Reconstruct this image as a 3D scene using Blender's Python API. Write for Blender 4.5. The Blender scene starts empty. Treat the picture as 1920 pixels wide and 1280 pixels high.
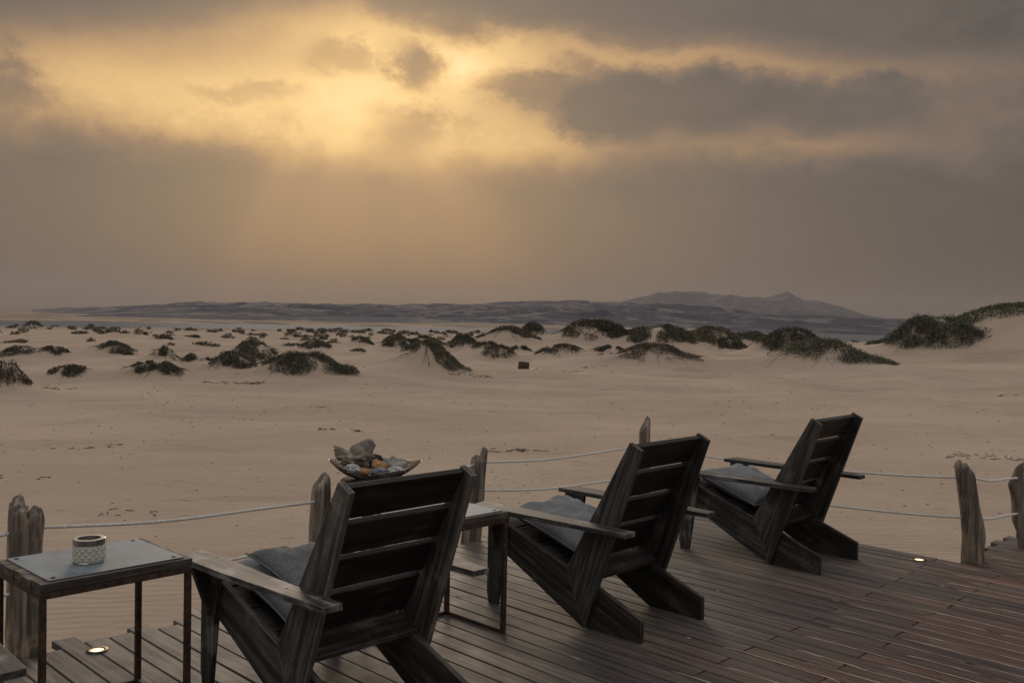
import bpy, bmesh, math, random
import numpy as np
from mathutils import Matrix, Vector

rnd = random.Random(7)
rng = np.random.default_rng(11)
scene = bpy.context.scene
COL = scene.collection
R = math.radians

# ------------------------------------------------------------------ camera
cam_d = bpy.data.cameras.new('camera')
cam_d.sensor_width = 36.0
cam_d.lens = 1817.1 / 1920.0 * 36.0
cam_d.clip_start = 0.05
cam_d.clip_end = 30000
cam = bpy.data.objects.new('camera', cam_d)
COL.objects.link(cam)
cam.matrix_world = (Matrix.Translation((0, 0, 1.55)) @ Matrix.Rotation(R(90 - 1.596), 4, 'X')
                    @ Matrix.Rotation(R(1.139), 4, 'Z'))
scene.camera = cam

# ------------------------------------------------------------------ render / exposure
scene.view_settings.view_transform = 'Standard'
scene.view_settings.look = 'None'
scene.view_settings.exposure = 0.0
scene.view_settings.gamma = 1.0
scene.render.engine = 'CYCLES'
cy = scene.cycles
cy.use_denoising = True
cy.max_bounces = 5
cy.diffuse_bounces = 2
cy.glossy_bounces = 3
cy.transmission_bounces = 5
cy.transparent_max_bounces = 8
cy.volume_bounces = 0
cy.sample_clamp_indirect = 4.0

# ------------------------------------------------------------------ node helpers
class NT:
    def __init__(self, tree):
        self.t = tree
    def n(self, typ, **kw):
        nd = self.t.nodes.new(typ)
        for k, v in kw.items():
            setattr(nd, k, v)
        return nd
    def put(self, sock, v):
        if isinstance(v, bpy.types.NodeSocket):
            self.t.links.new(v, sock)
        elif v is not None:
            if isinstance(v, (tuple, list)) and len(v) == 3 and sock.type == 'RGBA':
                v = (*v, 1)
            sock.default_value = v
    def m(self, op, a, b=None, c=None, clamp=False):
        nd = self.n('ShaderNodeMath', operation=op, use_clamp=clamp)
        for s, v in zip(nd.inputs, (a, b, c)):
            self.put(s, v)
        return nd.outputs[0]
    def add(self, a, *bs):
        for b in bs:
            a = self.m('ADD', a, b)
        return a
    def mul(self, a, *bs):
        for b in bs:
            a = self.m('MULTIPLY', a, b)
        return a
    def sm(self, v, lo, hi, a=0.0, b=1.0):
        nd = self.n('ShaderNodeMapRange', interpolation_type='SMOOTHSTEP')
        for s, x in zip(nd.inputs[:5], (v, lo, hi, a, b)):
            self.put(s, x)
        return nd.outputs[0]
    def noise(self, vec, scale, detail=4, rough=0.5, dist=0.0, dim='3D'):
        nd = self.n('ShaderNodeTexNoise', noise_dimensions=dim)
        if vec is not None:
            self.put(nd.inputs['Vector'], vec)
        nd.inputs['Scale'].default_value = scale
        nd.inputs['Detail'].default_value = detail
        nd.inputs['Roughness'].default_value = rough
        nd.inputs['Distortion'].default_value = dist
        return nd.outputs[0]
    def mix(self, fac, a, b, mode='MIX'):
        nd = self.n('ShaderNodeMix', data_type='RGBA', blend_type=mode)
        self.put(nd.inputs[0], fac)
        self.put(nd.inputs[6], a)
        self.put(nd.inputs[7], b)
        return nd.outputs[2]
    def ramp(self, fac, stops, interp='LINEAR'):
        nd = self.n('ShaderNodeValToRGB')
        cr = nd.color_ramp
        cr.interpolation = interp
        while len(cr.elements) < len(stops):
            cr.elements.new(0.5)
        for e, (p, c) in zip(cr.elements, stops):
            e.position = p
            e.color = (*c, 1)
        self.put(nd.inputs[0], fac)
        return nd.outputs[0]
    def vscale(self, vec, s):
        nd = self.n('ShaderNodeVectorMath', operation='MULTIPLY')
        self.put(nd.inputs[0], vec)
        nd.inputs[1].default_value = s
        return nd.outputs[0]
    def vadd(self, vec, s):
        nd = self.n('ShaderNodeVectorMath', operation='ADD')
        self.put(nd.inputs[0], vec)
        self.put(nd.inputs[1], s)
        return nd.outputs[0]

# ------------------------------------------------------------------ world: hazy cloudy sky with the low sun behind it
SUN_AZ, SUN_EL = -9.3, 12.9          # degrees; azimuth right of +Y
world = bpy.data.worlds.new('World')
scene.world = world
world.use_nodes = True
wt = world.node_tree
wt.nodes.clear()
w = NT(wt)
tc = w.n('ShaderNodeTexCoord').outputs['Generated']
nrm = w.n('ShaderNodeVectorMath', operation='NORMALIZE')
w.put(nrm.inputs[0], tc)
dirv = nrm.outputs[0]
sep = w.n('ShaderNodeSeparateXYZ')
w.put(sep.inputs[0], dirv)
dx, dy, dz = sep.outputs
DEG = 57.29578
az = w.mul(w.m('ARCTAN2', dx, dy), DEG)
el = w.mul(w.m('ARCSINE', dz), DEG)
# cloud-shaped warps
sdir = w.vscale(dirv, (1.0, 1.0, 1.45))
na = w.m('SUBTRACT', w.noise(sdir, 7.0, 5, 0.55), 0.5)
nb = w.m('SUBTRACT', w.noise(w.vadd(sdir, (3.1, 1.7, 5.2)), 9.0, 5, 0.6), 0.5)
nc = w.m('SUBTRACT', w.noise(w.vadd(sdir, (9.1, 4.7, 1.2)), 24.0, 7, 0.70), 0.5)
azw = w.add(az, w.mul(na, 5.5), w.mul(nc, 4.6))
elw = w.add(el, w.mul(nb, 2.8), w.mul(nc, 2.5))
def blob(a, e, ra, re, A=azw, E=elw):
    u = w.m('POWER', w.m('ABSOLUTE', w.mul(w.m('SUBTRACT', A, a), 1.0 / ra)), 2.0)
    v = w.m('POWER', w.m('ABSOLUTE', w.mul(w.m('SUBTRACT', E, e), 1.0 / re)), 2.0)
    return w.m('EXPONENT', w.mul(w.add(u, v), -1.0))
# luminous break in the clouds round the sun
azs = w.add(az, w.mul(na, 5.0), w.mul(nc, 2.0)); els = w.add(el, w.mul(nb, 3.0), w.mul(nc, 1.3))
g_core = blob(-10.0, 11.6, 5.2, 2.3, azs, els)
g_core2 = blob(-3.9, 14.1, 5.0, 1.6, azs, els)
g_wide = blob(-7.5, 12.4, 15.0, 4.4, azs, els)
g_left = blob(-23.0, 11.4, 9.5, 2.7, azs, els)
g_up = blob(-9.5, 15.8, 6.0, 1.7, azs, els)
g_right = blob(11.0, 15.6, 15.0, 0.95, azs, w.add(els, w.mul(az, 0.09)))
g_lowr = blob(17.0, 9.7, 7.5, 1.15, azs, w.add(els, w.mul(w.m('SUBTRACT', az, 17.0), 0.07)))
g_mid = blob(1.0, 9.7, 5.5, 1.7, azs, els)
g_far = blob(25.0, 11.5, 5.0, 2.2, azs, els)
glow = w.add(w.mul(g_core, 0.24), w.mul(g_core2, 0.50), w.mul(g_wide, 0.43), w.mul(g_left, 0.40), w.mul(g_up, 0.22),
             w.mul(g_right, 0.24), w.mul(g_lowr, 0.20), w.mul(g_mid, 0.22), w.mul(g_far, 0.07))
# the glow stops at the cloud base; below it hangs the haze with sun shafts
cut = w.sm(w.add(el, w.mul(nb, 1.2), w.mul(na, 1.0)), 7.1, 10.0)
glow = w.mul(glow, cut)
# shafts fan out from the sun
sa = w.m('ARCTAN2', w.m('SUBTRACT', az, -9.5), w.m('SUBTRACT', 18.0, el))
cmb = w.n('ShaderNodeCombineXYZ')
w.put(cmb.inputs[0], sa)
shaft = w.noise(cmb.outputs[0], 3.1, 1, 0.4)
fan = w.mul(w.sm(sa, -0.66, -0.30), w.sm(sa, 1.20, 0.25))
rays = w.mul(fan, w.add(0.075, w.mul(w.sm(shaft, 0.28, 0.72), 0.13)), w.sm(el, 0.0, 9.5, 0.38, 1.0), w.sm(el, 8.0, 13.0, 1.0, 0.15), w.sm(el, -3.0, -0.5))
hazeb = w.mul(w.m('EXPONENT', w.mul(w.m('POWER', w.m('ABSOLUTE', w.mul(w.m('ADD', az, 8.0), 1.0 / 24.0)), 2.0), -1.0)), 0.06)
t = w.add(w.sm(az, 8.0, 32.0, 0.060, 0.030), hazeb, rays, glow, w.mul(w.add(w.mul(nb, 0.20), w.mul(na, 0.14), w.mul(nc, 0.20)), w.sm(el, 5.0, 10.5, 0.12, 1.0)))
# dark clouds
def cl(a, e, ra, re, lo=0.25, hi=0.75):
    return w.sm(blob(a, e, ra, re), lo, hi)
dark = w.m('MAXIMUM', cl(5.8, 12.1, 5.4, 2.4, 0.18, 0.74), cl(11.3, 12.1, 5.4, 2.0, 0.18, 0.78))
dark = w.m('MAXIMUM', dark, w.mul(cl(18.3, 12.0, 4.6, 1.8, 0.2, 0.75), 0.9))
dark = w.m('MAXIMUM', dark, w.mul(cl(0.6, 13.0, 3.6, 1.3, 0.1, 0.9), 0.72))
dark = w.m('MAXIMUM', dark, w.mul(cl(-6.3, 14.1, 2.8, 1.8, 0.12, 0.95), 0.82))
dark = w.m('MAXIMUM', dark, w.mul(cl(-10.4, 13.9, 2.8, 1.2, 0.15, 1.0), 0.42))
dark = w.m('MAXIMUM', dark, w.mul(cl(-6.2, 10.5, 3.4, 1.5, 0.15, 1.0), 0.48))
dark = w.m('MAXIMUM', dark, w.mul(cl(-16.0, 12.1, 3.4, 0.7, 0.15, 1.0), 0.32))
dark = w.m('MAXIMUM', dark, w.mul(cl(-28.5, 11.3, 3.2, 2.2, 0.15, 0.9), 0.62))
topb = w.add(elw, w.mul(w.m('EXPONENT', w.mul(w.m('POWER', w.mul(w.m('ADD', az, 11.0), 1.0 / 6.5), 2.0), -1.0)), -1.6),
             w.mul(w.sm(az, 5.0, 28.0), 0.5), w.mul(w.sm(az, -14.0, -26.0), 1.2))
dark = w.m('MAXIMUM', dark, w.mul(w.sm(topb, 14.7, 17.2), 0.92))
t = w.m('MULTIPLY', t, w.m('SUBTRACT', 1.0, w.mul(dark, 0.93)))
t = w.add(t, w.mul(dark, w.add(0.072, w.mul(nc, 0.07), w.mul(nb, 0.09))))
skyc = w.ramp(t, [(0.0, (0.078, 0.070, 0.064)), (0.10, (0.142, 0.116, 0.102)), (0.26, (0.268, 0.178, 0.121)),
                  (0.48, (0.56, 0.345, 0.165)), (0.75, (0.93, 0.610, 0.26)), (1.0, (1.06, 0.82, 0.44))])
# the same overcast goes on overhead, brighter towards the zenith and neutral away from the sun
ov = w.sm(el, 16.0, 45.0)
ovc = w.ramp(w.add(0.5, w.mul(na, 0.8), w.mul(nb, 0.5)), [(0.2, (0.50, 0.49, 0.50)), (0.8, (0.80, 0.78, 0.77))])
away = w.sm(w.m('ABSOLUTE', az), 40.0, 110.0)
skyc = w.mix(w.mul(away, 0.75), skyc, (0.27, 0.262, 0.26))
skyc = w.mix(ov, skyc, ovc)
world.cycles.sampling_method = 'MANUAL'
world.cycles.sample_map_resolution = 512
nish = w.n('ShaderNodeTexSky', sky_type='NISHITA', sun_disc=False)
nish.sun_elevation = R(SUN_EL)
nish.sun_rotation = R(SUN_AZ)
nish.air_density = 1.5
nish.dust_density = 4.0
bg_sky = w.n('ShaderNodeBackground')
w.put(bg_sky.inputs[0], nish.outputs[0])
bg_sky.inputs[1].default_value = 0.05
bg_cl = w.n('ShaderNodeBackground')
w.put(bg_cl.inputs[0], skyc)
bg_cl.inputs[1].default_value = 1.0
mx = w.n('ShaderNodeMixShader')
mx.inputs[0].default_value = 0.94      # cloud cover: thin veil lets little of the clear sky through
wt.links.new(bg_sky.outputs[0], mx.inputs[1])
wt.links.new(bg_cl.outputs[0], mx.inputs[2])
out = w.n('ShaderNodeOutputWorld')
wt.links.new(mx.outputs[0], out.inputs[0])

# ------------------------------------------------------------------ sun (behind thin cloud: soft)
sd = bpy.data.lights.new('sun', 'SUN')
sd.energy = 1.2
sd.angle = R(22)
sd.color = (1.0, 0.80, 0.60)
sun = bpy.data.objects.new('sun', sd)
COL.objects.link(sun)
sv = Vector((math.sin(R(SUN_AZ)) * math.cos(R(SUN_EL)), math.cos(R(SUN_AZ)) * math.cos(R(SUN_EL)), math.sin(R(SUN_EL))))
sun.rotation_euler = (-sv).to_track_quat('-Z', 'Y').to_euler()
sun.location = (0, 0, 30)

# ------------------------------------------------------------------ materials
def mat(name):
    m = bpy.data.materials.new(name)
    m.use_nodes = True
    nt = m.node_tree
    nt.nodes.clear()
    h = NT(nt)
    b = h.n('ShaderNodeBsdfPrincipled')
    o = h.n('ShaderNodeOutputMaterial')
    nt.links.new(b.outputs[0], o.inputs[0])
    return m, h, b
def bump(h, b, height, strength=0.5, dist=0.01):
    bn = h.n('ShaderNodeBump')
    bn.inputs['Strength'].default_value = strength
    bn.inputs['Distance'].default_value = dist
    h.put(bn.inputs['Height'], height)
    h.t.links.new(bn.outputs[0], b.inputs['Normal'])
def objco(h, rand=20.0):
    c = h.n('ShaderNodeTexCoord').outputs['Object']
    oi = h.n('ShaderNodeObjectInfo')
    r = h.mul(oi.outputs['Random'], rand)
    cb = h.n('ShaderNodeCombineXYZ')
    h.put(cb.inputs[0], r); h.put(cb.inputs[1], h.mul(r, 1.7)); h.put(cb.inputs[2], h.mul(r, 0.6))
    return h.vadd(c, cb.outputs[0]), oi.outputs['Random'], c

def wood(name, dark, mid, pale, pale_amt=0.3, rough=0.72, grain=1.0, spec=0.35, bd=0.0022, edge=0.0):
    m, h, b = mat(name)
    co, rd, raw = objco(h)
    g = h.noise(h.vscale(co, (2.2 * grain, 38 * grain, 38 * grain)), 1.0, 6, 0.6, 0.4)
    g2 = h.noise(h.vscale(co, (5 * grain, 140 * grain, 140 * grain)), 1.0, 3, 0.6)
    patch = h.noise(co, 5.5, 5, 0.6, 0.3)
    c = h.mix(h.sm(g, 0.36, 0.66), dark, mid)
    c = h.mix(h.mul(h.sm(g2, 0.46, 0.66), 0.6), c, dark)
    c = h.mix(h.mul(h.sm(h.add(patch, h.mul(h.m('SUBTRACT', g, 0.5), 0.5)), 0.52, 0.72), pale_amt), c, pale)
    if edge > 0:
        bv = h.n('ShaderNodeBevel', samples=4)
        bv.inputs['Radius'].default_value = 0.006
        dt = h.n('ShaderNodeVectorMath', operation='DOT_PRODUCT')
        h.put(dt.inputs[0], bv.outputs[0]); h.put(dt.inputs[1], h.n('ShaderNodeNewGeometry').outputs['Normal'])
        ew = h.mul(h.sm(h.m('SUBTRACT', 1.0, dt.outputs['Value']), 0.01, 0.10), h.sm(h.noise(co, 14.0, 4, 0.6), 0.32, 0.62), edge)
        c = h.mix(ew, c, tuple(min(1, v * 1.5) for v in pale))
    bright = h.add(0.78, h.mul(rd, 0.5))
    hs = h.n('ShaderNodeHueSaturation')
    h.put(hs.inputs['Color'], c); h.put(hs.inputs['Value'], bright)
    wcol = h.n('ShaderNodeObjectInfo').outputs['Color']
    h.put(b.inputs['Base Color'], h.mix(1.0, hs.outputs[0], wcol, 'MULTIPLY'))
    h.put(b.inputs['Roughness'], h.add(rough, h.mul(h.m('SUBTRACT', g, 0.5), 0.25)))
    b.inputs['Specular IOR Level'].default_value = spec
    bump(h, b, h.add(h.mul(g, 0.7), h.mul(g2, 0.5)), 0.6, bd)
    return m

M = {}
M['chair'] = wood('chair_wood', (0.011, 0.010, 0.009), (0.045, 0.041, 0.037), (0.10, 0.09, 0.078), 0.6, 0.62, edge=0.7)
M['slat'] = wood('slat_wood', (0.008, 0.0064, 0.0052), (0.027, 0.0215, 0.0172), (0.075, 0.066, 0.056), 0.4, 0.62, edge=1.0)  # rear-face shade put into the colour; edge wear raised to show lit tops
M['stile'] = wood('stile_wood', (0.020, 0.018, 0.016), (0.082, 0.075, 0.068), (0.165, 0.145, 0.122), 0.6, 0.66, edge=0.7)  # lighter than the slats: light on the outer faces put into the colour
M['arm'] = wood('arm_wood', (0.017, 0.016, 0.015), (0.062, 0.059, 0.055), (0.19, 0.18, 0.168), 0.8, 0.64, edge=0.6)
M['leg'] = wood('leg_wood', (0.012, 0.0105, 0.009), (0.048, 0.041, 0.034), (0.11, 0.088, 0.068), 0.5, 0.66, edge=0.7)
M['tablewood'] = wood('table_wood', (0.035, 0.029, 0.024), (0.13, 0.11, 0.092), (0.26, 0.21, 0.15), 0.5, 0.75)
M['drift'] = wood('driftwood', (0.115, 0.092, 0.074), (0.37, 0.32, 0.272), (0.43, 0.30, 0.20), 0.75, 0.85, 0.6, 0.3, 0.010)
M['stump'] = wood('pedestal_wood', (0.018, 0.013, 0.010), (0.050, 0.034, 0.026), (0.09, 0.065, 0.05), 0.4, 0.85, 1.0, 0.15)
M['crate'] = wood('crate_wood', (0.05, 0.032, 0.022), (0.12, 0.075, 0.05), (0.17, 0.12, 0.08), 0.4, 0.8, 0.5)
M['twig'] = wood('dry_twig', (0.03, 0.025, 0.021), (0.09, 0.076, 0.062), (0.15, 0.125, 0.10), 0.4, 0.9)

# deck planks: weathered brown-grey hardwood, redder and damper where walked
m, h, b = mat('deck_plank')
co, rd, raw = objco(h, 37.0)
pos = h.n('ShaderNodeNewGeometry').outputs['Position']
g = h.noise(h.vscale(co, (1.6, 34, 34)), 1.0, 6, 0.62, 0.5)
g2 = h.noise(h.vscale(co, (6, 170, 170)), 1.0, 3, 0.6)
big = h.noise(pos, 1.1, 4, 0.55, 0.4)
big2 = h.noise(pos, 4.5, 5, 0.6, 0.5)
sepd = h.n('ShaderNodeSeparateXYZ')
h.put(sepd.inputs[0], pos)
uu = h.add(h.mul(sepd.outputs[0], -0.6947), h.mul(sepd.outputs[1], 0.7193))
walk = h.sm(h.add(uu, h.mul(h.m('SUBTRACT', big, 0.5), 2.0)), 3.2, 1.7)
c = h.mix(h.sm(g, 0.34, 0.68), (0.045, 0.036, 0.031), (0.165, 0.138, 0.117))
red = h.mix(h.sm(g, 0.34, 0.68), (0.040, 0.021, 0.016), (0.142, 0.073, 0.054))
c = h.mix(walk, c, red)
c = h.mix(h.mul(h.sm(g2, 0.52, 0.75), 0.4), c, (0.035, 0.028, 0.024))
c = h.mix(h.mul(h.sm(big2, 0.55, 0.78), 0.40), c, (0.20, 0.165, 0.130))
fleck = h.noise(pos, 26.0, 3, 0.5)
c = h.mix(h.mul(h.sm(fleck, 0.70, 0.76), 0.35), c, (0.34, 0.28, 0.21))
hs = h.n('ShaderNodeHueSaturation')
h.put(hs.inputs['Color'], c); h.put(hs.inputs['Value'], h.add(0.66, h.mul(rd, 0.62)))
h.put(hs.inputs['Saturation'], h.add(0.75, h.mul(rd, 0.4)))
h.put(b.inputs['Base Color'], hs.outputs[0])
h.put(b.inputs['Roughness'], h.add(0.50, h.mul(big2, 0.28)))
b.inputs['Specular IOR Level'].default_value = 0.4
bump(h, b, h.add(h.mul(g, 0.7), h.mul(g2, 0.5)), 0.5, 0.003)
M['deck'] = m

# sand
SAND_A, SAND_B = (0.395, 0.305, 0.232), (0.485, 0.380, 0.293)
m, h, b = mat('sand')
pos = h.n('ShaderNodeNewGeometry').outputs['Position']
n1 = h.noise(pos, 0.16, 6, 0.6)
n2 = h.noise(pos, 2.2, 5, 0.6)
n3 = h.noise(pos, 160.0, 2, 0.5)
c = h.mix(h.sm(n1, 0.3, 0.7), SAND_A, SAND_B)
c = h.mix(h.mul(h.sm(n2, 0.50, 0.8), 0.22), c, (0.27, 0.205, 0.15))
c = h.mix(h.mul(h.sm(n3, 0.52, 0.72), 0.40), c, (0.21, 0.158, 0.115))
st_ = h.noise(h.vscale(pos, (0.22, 0.75, 0.0)), 1.0, 6, 0.62, 0.8)
c = h.mix(h.mul(h.sm(st_, 0.50, 0.72), 0.30), c, (0.235, 0.18, 0.135))
n4 = h.noise(pos, 28.0, 4, 0.65)
c = h.mix(h.mul(h.sm(n4, 0.60, 0.74), 0.35), c, (0.20, 0.15, 0.11))
# far flats: damp grey silt and salt scrub beyond the dunes
sps = h.n('ShaderNodeSeparateXYZ'); h.put(sps.inputs[0], pos)
rr = h.m('SQRT', h.add(h.m('POWER', h.m('ABSOLUTE', sps.outputs[0]), 2.0), h.m('POWER', h.m('ABSOLUTE', sps.outputs[1]), 2.0)))
scrub = h.noise(h.vscale(pos, (0.02, 0.05, 0.0)), 1.0, 6, 0.62)
farm = h.sm(rr, 190.0, 430.0)
c = h.mix(h.mul(h.sm(scrub, 0.44, 0.58), farm, 0.75), c, (0.085, 0.075, 0.06))
h.put(b.inputs['Base Color'], c)
b.inputs['Roughness'].default_value = 1.0
b.inputs['Specular IOR Level'].default_value = 0.0
wv = h.n('ShaderNodeTexWave', wave_type='BANDS', bands_direction='Y', wave_profile='SIN')
rot = h.n('ShaderNodeVectorRotate', rotation_type='Z_AXIS')
h.put(rot.inputs[0], pos); rot.inputs['Angle'].default_value = R(-7)
h.put(wv.inputs['Vector'], h.vscale(rot.outputs[0], (1.0, 1.0, 0.0)))
wv.inputs['Scale'].default_value = 3.1
wv.inputs['Distortion'].default_value = 9.0
wv.inputs['Detail'].default_value = 3
wv.inputs['Detail Scale'].default_value = 0.35
wv.inputs['Detail Roughness'].default_value = 0.55
rip = h.mul(wv.outputs['Fac'], h.sm(h.noise(pos, 0.42, 3, 0.5), 0.42, 0.66, 0.05, 0.9), h.sm(rr, 7.0, 15.0, 1.0, 0.06))
hgt = h.add(h.mul(rip, 0.20), h.mul(n2, 0.9), h.mul(n3, 0.015), h.mul(n4, 0.09), h.mul(h.noise(pos, 9.0, 5, 0.55), 0.5))
bump(h, b, hgt, 1.0, 0.034)
M['sand'] = m
m, h, b = mat('sand_drift')
pos = h.n('ShaderNodeNewGeometry').outputs['Position']
h.put(b.inputs['Base Color'], h.mix(h.sm(h.noise(pos, 9.0, 4, 0.6), 0.3, 0.7), (0.28, 0.215, 0.155), (0.48, 0.38, 0.28)))
b.inputs['Roughness'].default_value = 0.95
bump(h, b, h.noise(pos, 90.0, 3, 0.6), 0.5, 0.002)
M['drift_sand'] = m

# hills: dark scrub and rock streaked with blown sand
def hillmat(name, dk, sd_, lo, hi, sx, sy):
    m, h, b = mat(name)
    pos = h.n('ShaderNodeNewGeometry').outputs['Position']
    nor = h.n('ShaderNodeNewGeometry').outputs['Normal']
    a = h.noise(h.vscale(pos, (sx, sy, 0.02)), 1.0, 7, 0.6, 0.6)
    a2 = h.noise(h.vscale(pos, (sx * 5, sy * 5, 0.1)), 1.0, 5, 0.6, 0.3)
    sx_ = h.n('ShaderNodeSeparateXYZ'); h.put(sx_.inputs[0], pos)
    f = h.sm(h.add(a, h.mul(h.m('SUBTRACT', a2, 0.5), 0.35), h.sm(sx_.outputs[0], -250.0, -900.0, 0.0, 0.16)), lo, hi)
    h.put(b.inputs['Base Color'], h.mix(f, dk, sd_))
    b.inputs['Roughness'].default_value = 1.0
    b.inputs['Specular IOR Level'].default_value = 0.05
    return m
M['hill'] = hillmat('hill_scrub', (0.044, 0.050, 0.072), (0.150, 0.140, 0.142), 0.49, 0.64, 0.016, 0.0065)
M['mount'] = hillmat('mountain_rock', (0.085, 0.092, 0.110), (0.135, 0.134, 0.140), 0.45, 0.62, 0.011, 0.008)

m, h, b = mat('water')
pos = h.n('ShaderNodeNewGeometry').outputs['Position']
df = h.n('ShaderNodeBsdfDiffuse'); df.inputs[0].default_value = (0.16, 0.158, 0.16, 1)
gl = h.n('ShaderNodeBsdfGlossy'); gl.inputs[0].default_value = (0.55, 0.55, 0.57, 1); gl.inputs['Roughness'].default_value = 0.35
ms = h.n('ShaderNodeMixShader'); ms.inputs[0].default_value = 0.04
m.node_tree.links.new(df.outputs[0], ms.inputs[1]); m.node_tree.links.new(gl.outputs[0], ms.inputs[2])
for nd in list(m.node_tree.nodes):
    if nd.type == 'OUTPUT_MATERIAL': m.node_tree.links.new(ms.outputs[0], nd.inputs[0])
m.node_tree.nodes.remove(b)
M['water'] = m

# foliage: leaf colour varies leaf by leaf and plant by plant
def leafmat(name, a_, b_, c_):
    m, h, b = mat(name)
    geo = h.n('ShaderNodeNewGeometry')
    oi = h.n('ShaderNodeObjectInfo')
    ri = geo.outputs['Random Per Island']
    c = h.ramp(ri, [(0.0, a_), (0.55, b_), (1.0, c_)])
    hs = h.n('ShaderNodeHueSaturation')
    h.put(hs.inputs['Color'], c)
    h.put(hs.inputs['Value'], h.add(0.75, h.mul(oi.outputs['Random'], 0.5)))
    h.put(b.inputs['Base Color'], hs.outputs[0])
    b.inputs['Roughness'].default_value = 0.75
    b.inputs['Specular IOR Level'].default_value = 0.2
    return m
M['leaf'] = leafmat('shrub_leaf', (0.055, 0.051, 0.038), (0.130, 0.121, 0.086), (0.26, 0.235, 0.175))
M['leaf_green'] = leafmat('shrub_leaf_green', (0.054, 0.057, 0.040), (0.130, 0.132, 0.090), (0.26, 0.255, 0.18))
M['leaf_dry'] = leafmat('shrub_leaf_dry', (0.070, 0.057, 0.042), (0.130, 0.108, 0.080), (0.21, 0.18, 0.135))

# steel, plate, rope, cloth, glass ...
m, h, b = mat('rusty_steel')
co, rd, raw = objco(h)
n = h.noise(co, 34.0, 6, 0.65)
h.put(b.inputs['Base Color'], h.mix(h.sm(n, 0.35, 0.7), (0.030, 0.021, 0.017), (0.115, 0.062, 0.042)))
h.put(b.inputs['Roughness'], h.add(0.5, h.mul(n, 0.35)))
b.inputs['Metallic'].default_value = 0.25
bump(h, b, n, 0.4, 0.001)
M['steel'] = m
m, h, b = mat('zinc_plate')
co, rd, raw = objco(h)
n = h.noise(co, 9.0, 6, 0.65, 0.4)
n2 = h.noise(co, 60.0, 4, 0.6)
h.put(b.inputs['Base Color'], h.mix(h.sm(h.add(n, h.mul(n2, 0.25)), 0.45, 0.8), (0.115, 0.138, 0.158), (0.205, 0.24, 0.27)))
h.put(b.inputs['Roughness'], h.add(0.55, h.mul(n, 0.25)))
b.inputs['Metallic'].default_value = 0.1
bump(h, b, n2, 0.15, 0.0006)
M['zinc'] = m
def plain(name, col, rough=0.6, metal=0.0, nscale=40.0, var=0.35, bstr=0.3, bd=0.001, spec=0.4):
    m, h, b = mat(name)
    co, rd, raw = objco(h)
    n = h.noise(co, nscale, 5, 0.6)
    h.put(b.inputs['Base Color'], h.mix(h.sm(n, 0.3, 0.7), tuple(v * (1 - var) for v in col), tuple(min(1, v * (1 + var)) for v in col)))
    b.inputs['Roughness'].default_value = rough
    b.inputs['Metallic'].default_value = metal
    b.inputs['Specular IOR Level'].default_value = spec
    bump(h, b, n, bstr, bd)
    return m
M['bolt'] = plain('bolt_black', (0.012, 0.012, 0.013), 0.5, 0.6)
M['rope'] = plain('rope_fibre', (0.66, 0.64, 0.60), 0.9, 0, 120.0, 0.3, 0.6, 0.002)
M['cloth'] = plain('grey_canvas', (0.150, 0.150, 0.152), 0.95, 0, 170.0, 0.32, 0.6, 0.0015, 0.1)
M['cloth_light'] = plain('pale_grey_canvas', (0.195, 0.197, 0.202), 0.95, 0, 170.0, 0.30, 0.6, 0.0015, 0.1)
M['chrome'] = plain('brushed_chrome', (0.34, 0.335, 0.33), 0.34, 1.0, 30.0, 0.1, 0.05, 0.0005)
M['wax'] = plain('pale_green_wax', (0.72, 0.73, 0.60), 0.5, 0, 12.0, 0.15, 0.1)
M['soot'] = plain('wick', (0.02, 0.018, 0.016), 0.9)
M['ring'] = plain('light_ring', (0.05, 0.045, 0.042), 0.4, 0.7, 60.0)
M['wire'] = plain('copper_wire', (0.050, 0.031, 0.025), 0.42, 0.4, 30.0, 0.7)
M['bone'] = plain('old_bone', (0.27, 0.24, 0.20), 0.9, 0, 16.0, 0.45, 0.9, 0.006)
M['stone_w'] = plain('white_stone', (0.42, 0.42, 0.40), 0.8, 0, 28.0, 0.55, 0.6, 0.004)
M['stone_d'] = plain('slate', (0.035, 0.036, 0.040), 0.6, 0, 20.0, 0.3, 0.5, 0.003)
M['shell_o'] = plain('orange_shell', (0.42, 0.22, 0.10), 0.5, 0, 22.0, 0.5, 0.4, 0.002)
M['shell_g'] = plain('grey_shell', (0.30, 0.28, 0.25), 0.7, 0, 26.0, 0.4, 0.6, 0.003)
M['stone_b'] = plain('blue_grey_stone', (0.20, 0.22, 0.27), 0.7, 0, 20.0, 0.3, 0.4, 0.003)
M['pebble'] = plain('pebble', (0.10, 0.078, 0.06), 0.9, 0, 6.0, 0.5)
M['plastic'] = plain('blue_scrap', (0.20, 0.26, 0.30), 0.5)
m, h, b = mat('light_lens')
b.inputs['Base Color'].default_value = (0.9, 0.8, 0.6, 1)
oc = h.n('ShaderNodeTexCoord').outputs['Object']
ln_ = h.n('ShaderNodeVectorMath', operation='LENGTH'); h.put(ln_.inputs[0], oc)
h.put(b.inputs['Emission Color'], h.ramp(h.mul(ln_.outputs['Value'], 30.0), [(0.0, (1.0, 0.82, 0.48)), (0.5, (1.0, 0.70, 0.27)), (0.9, (0.70, 0.26, 0.04))]))
b.inputs['Emission Strength'].default_value = 2.4
M['lens'] = m
m, h, b = mat('frosted_glass')
co, rd, raw = objco(h)
b.inputs['Base Color'].default_value = (0.84, 0.85, 0.73, 1)
b.inputs['Roughness'].default_value = 0.25
b.inputs['Transmission Weight'].default_value = 0.45
b.inputs['IOR'].default_value = 1.45
M['glass'] = m

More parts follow.
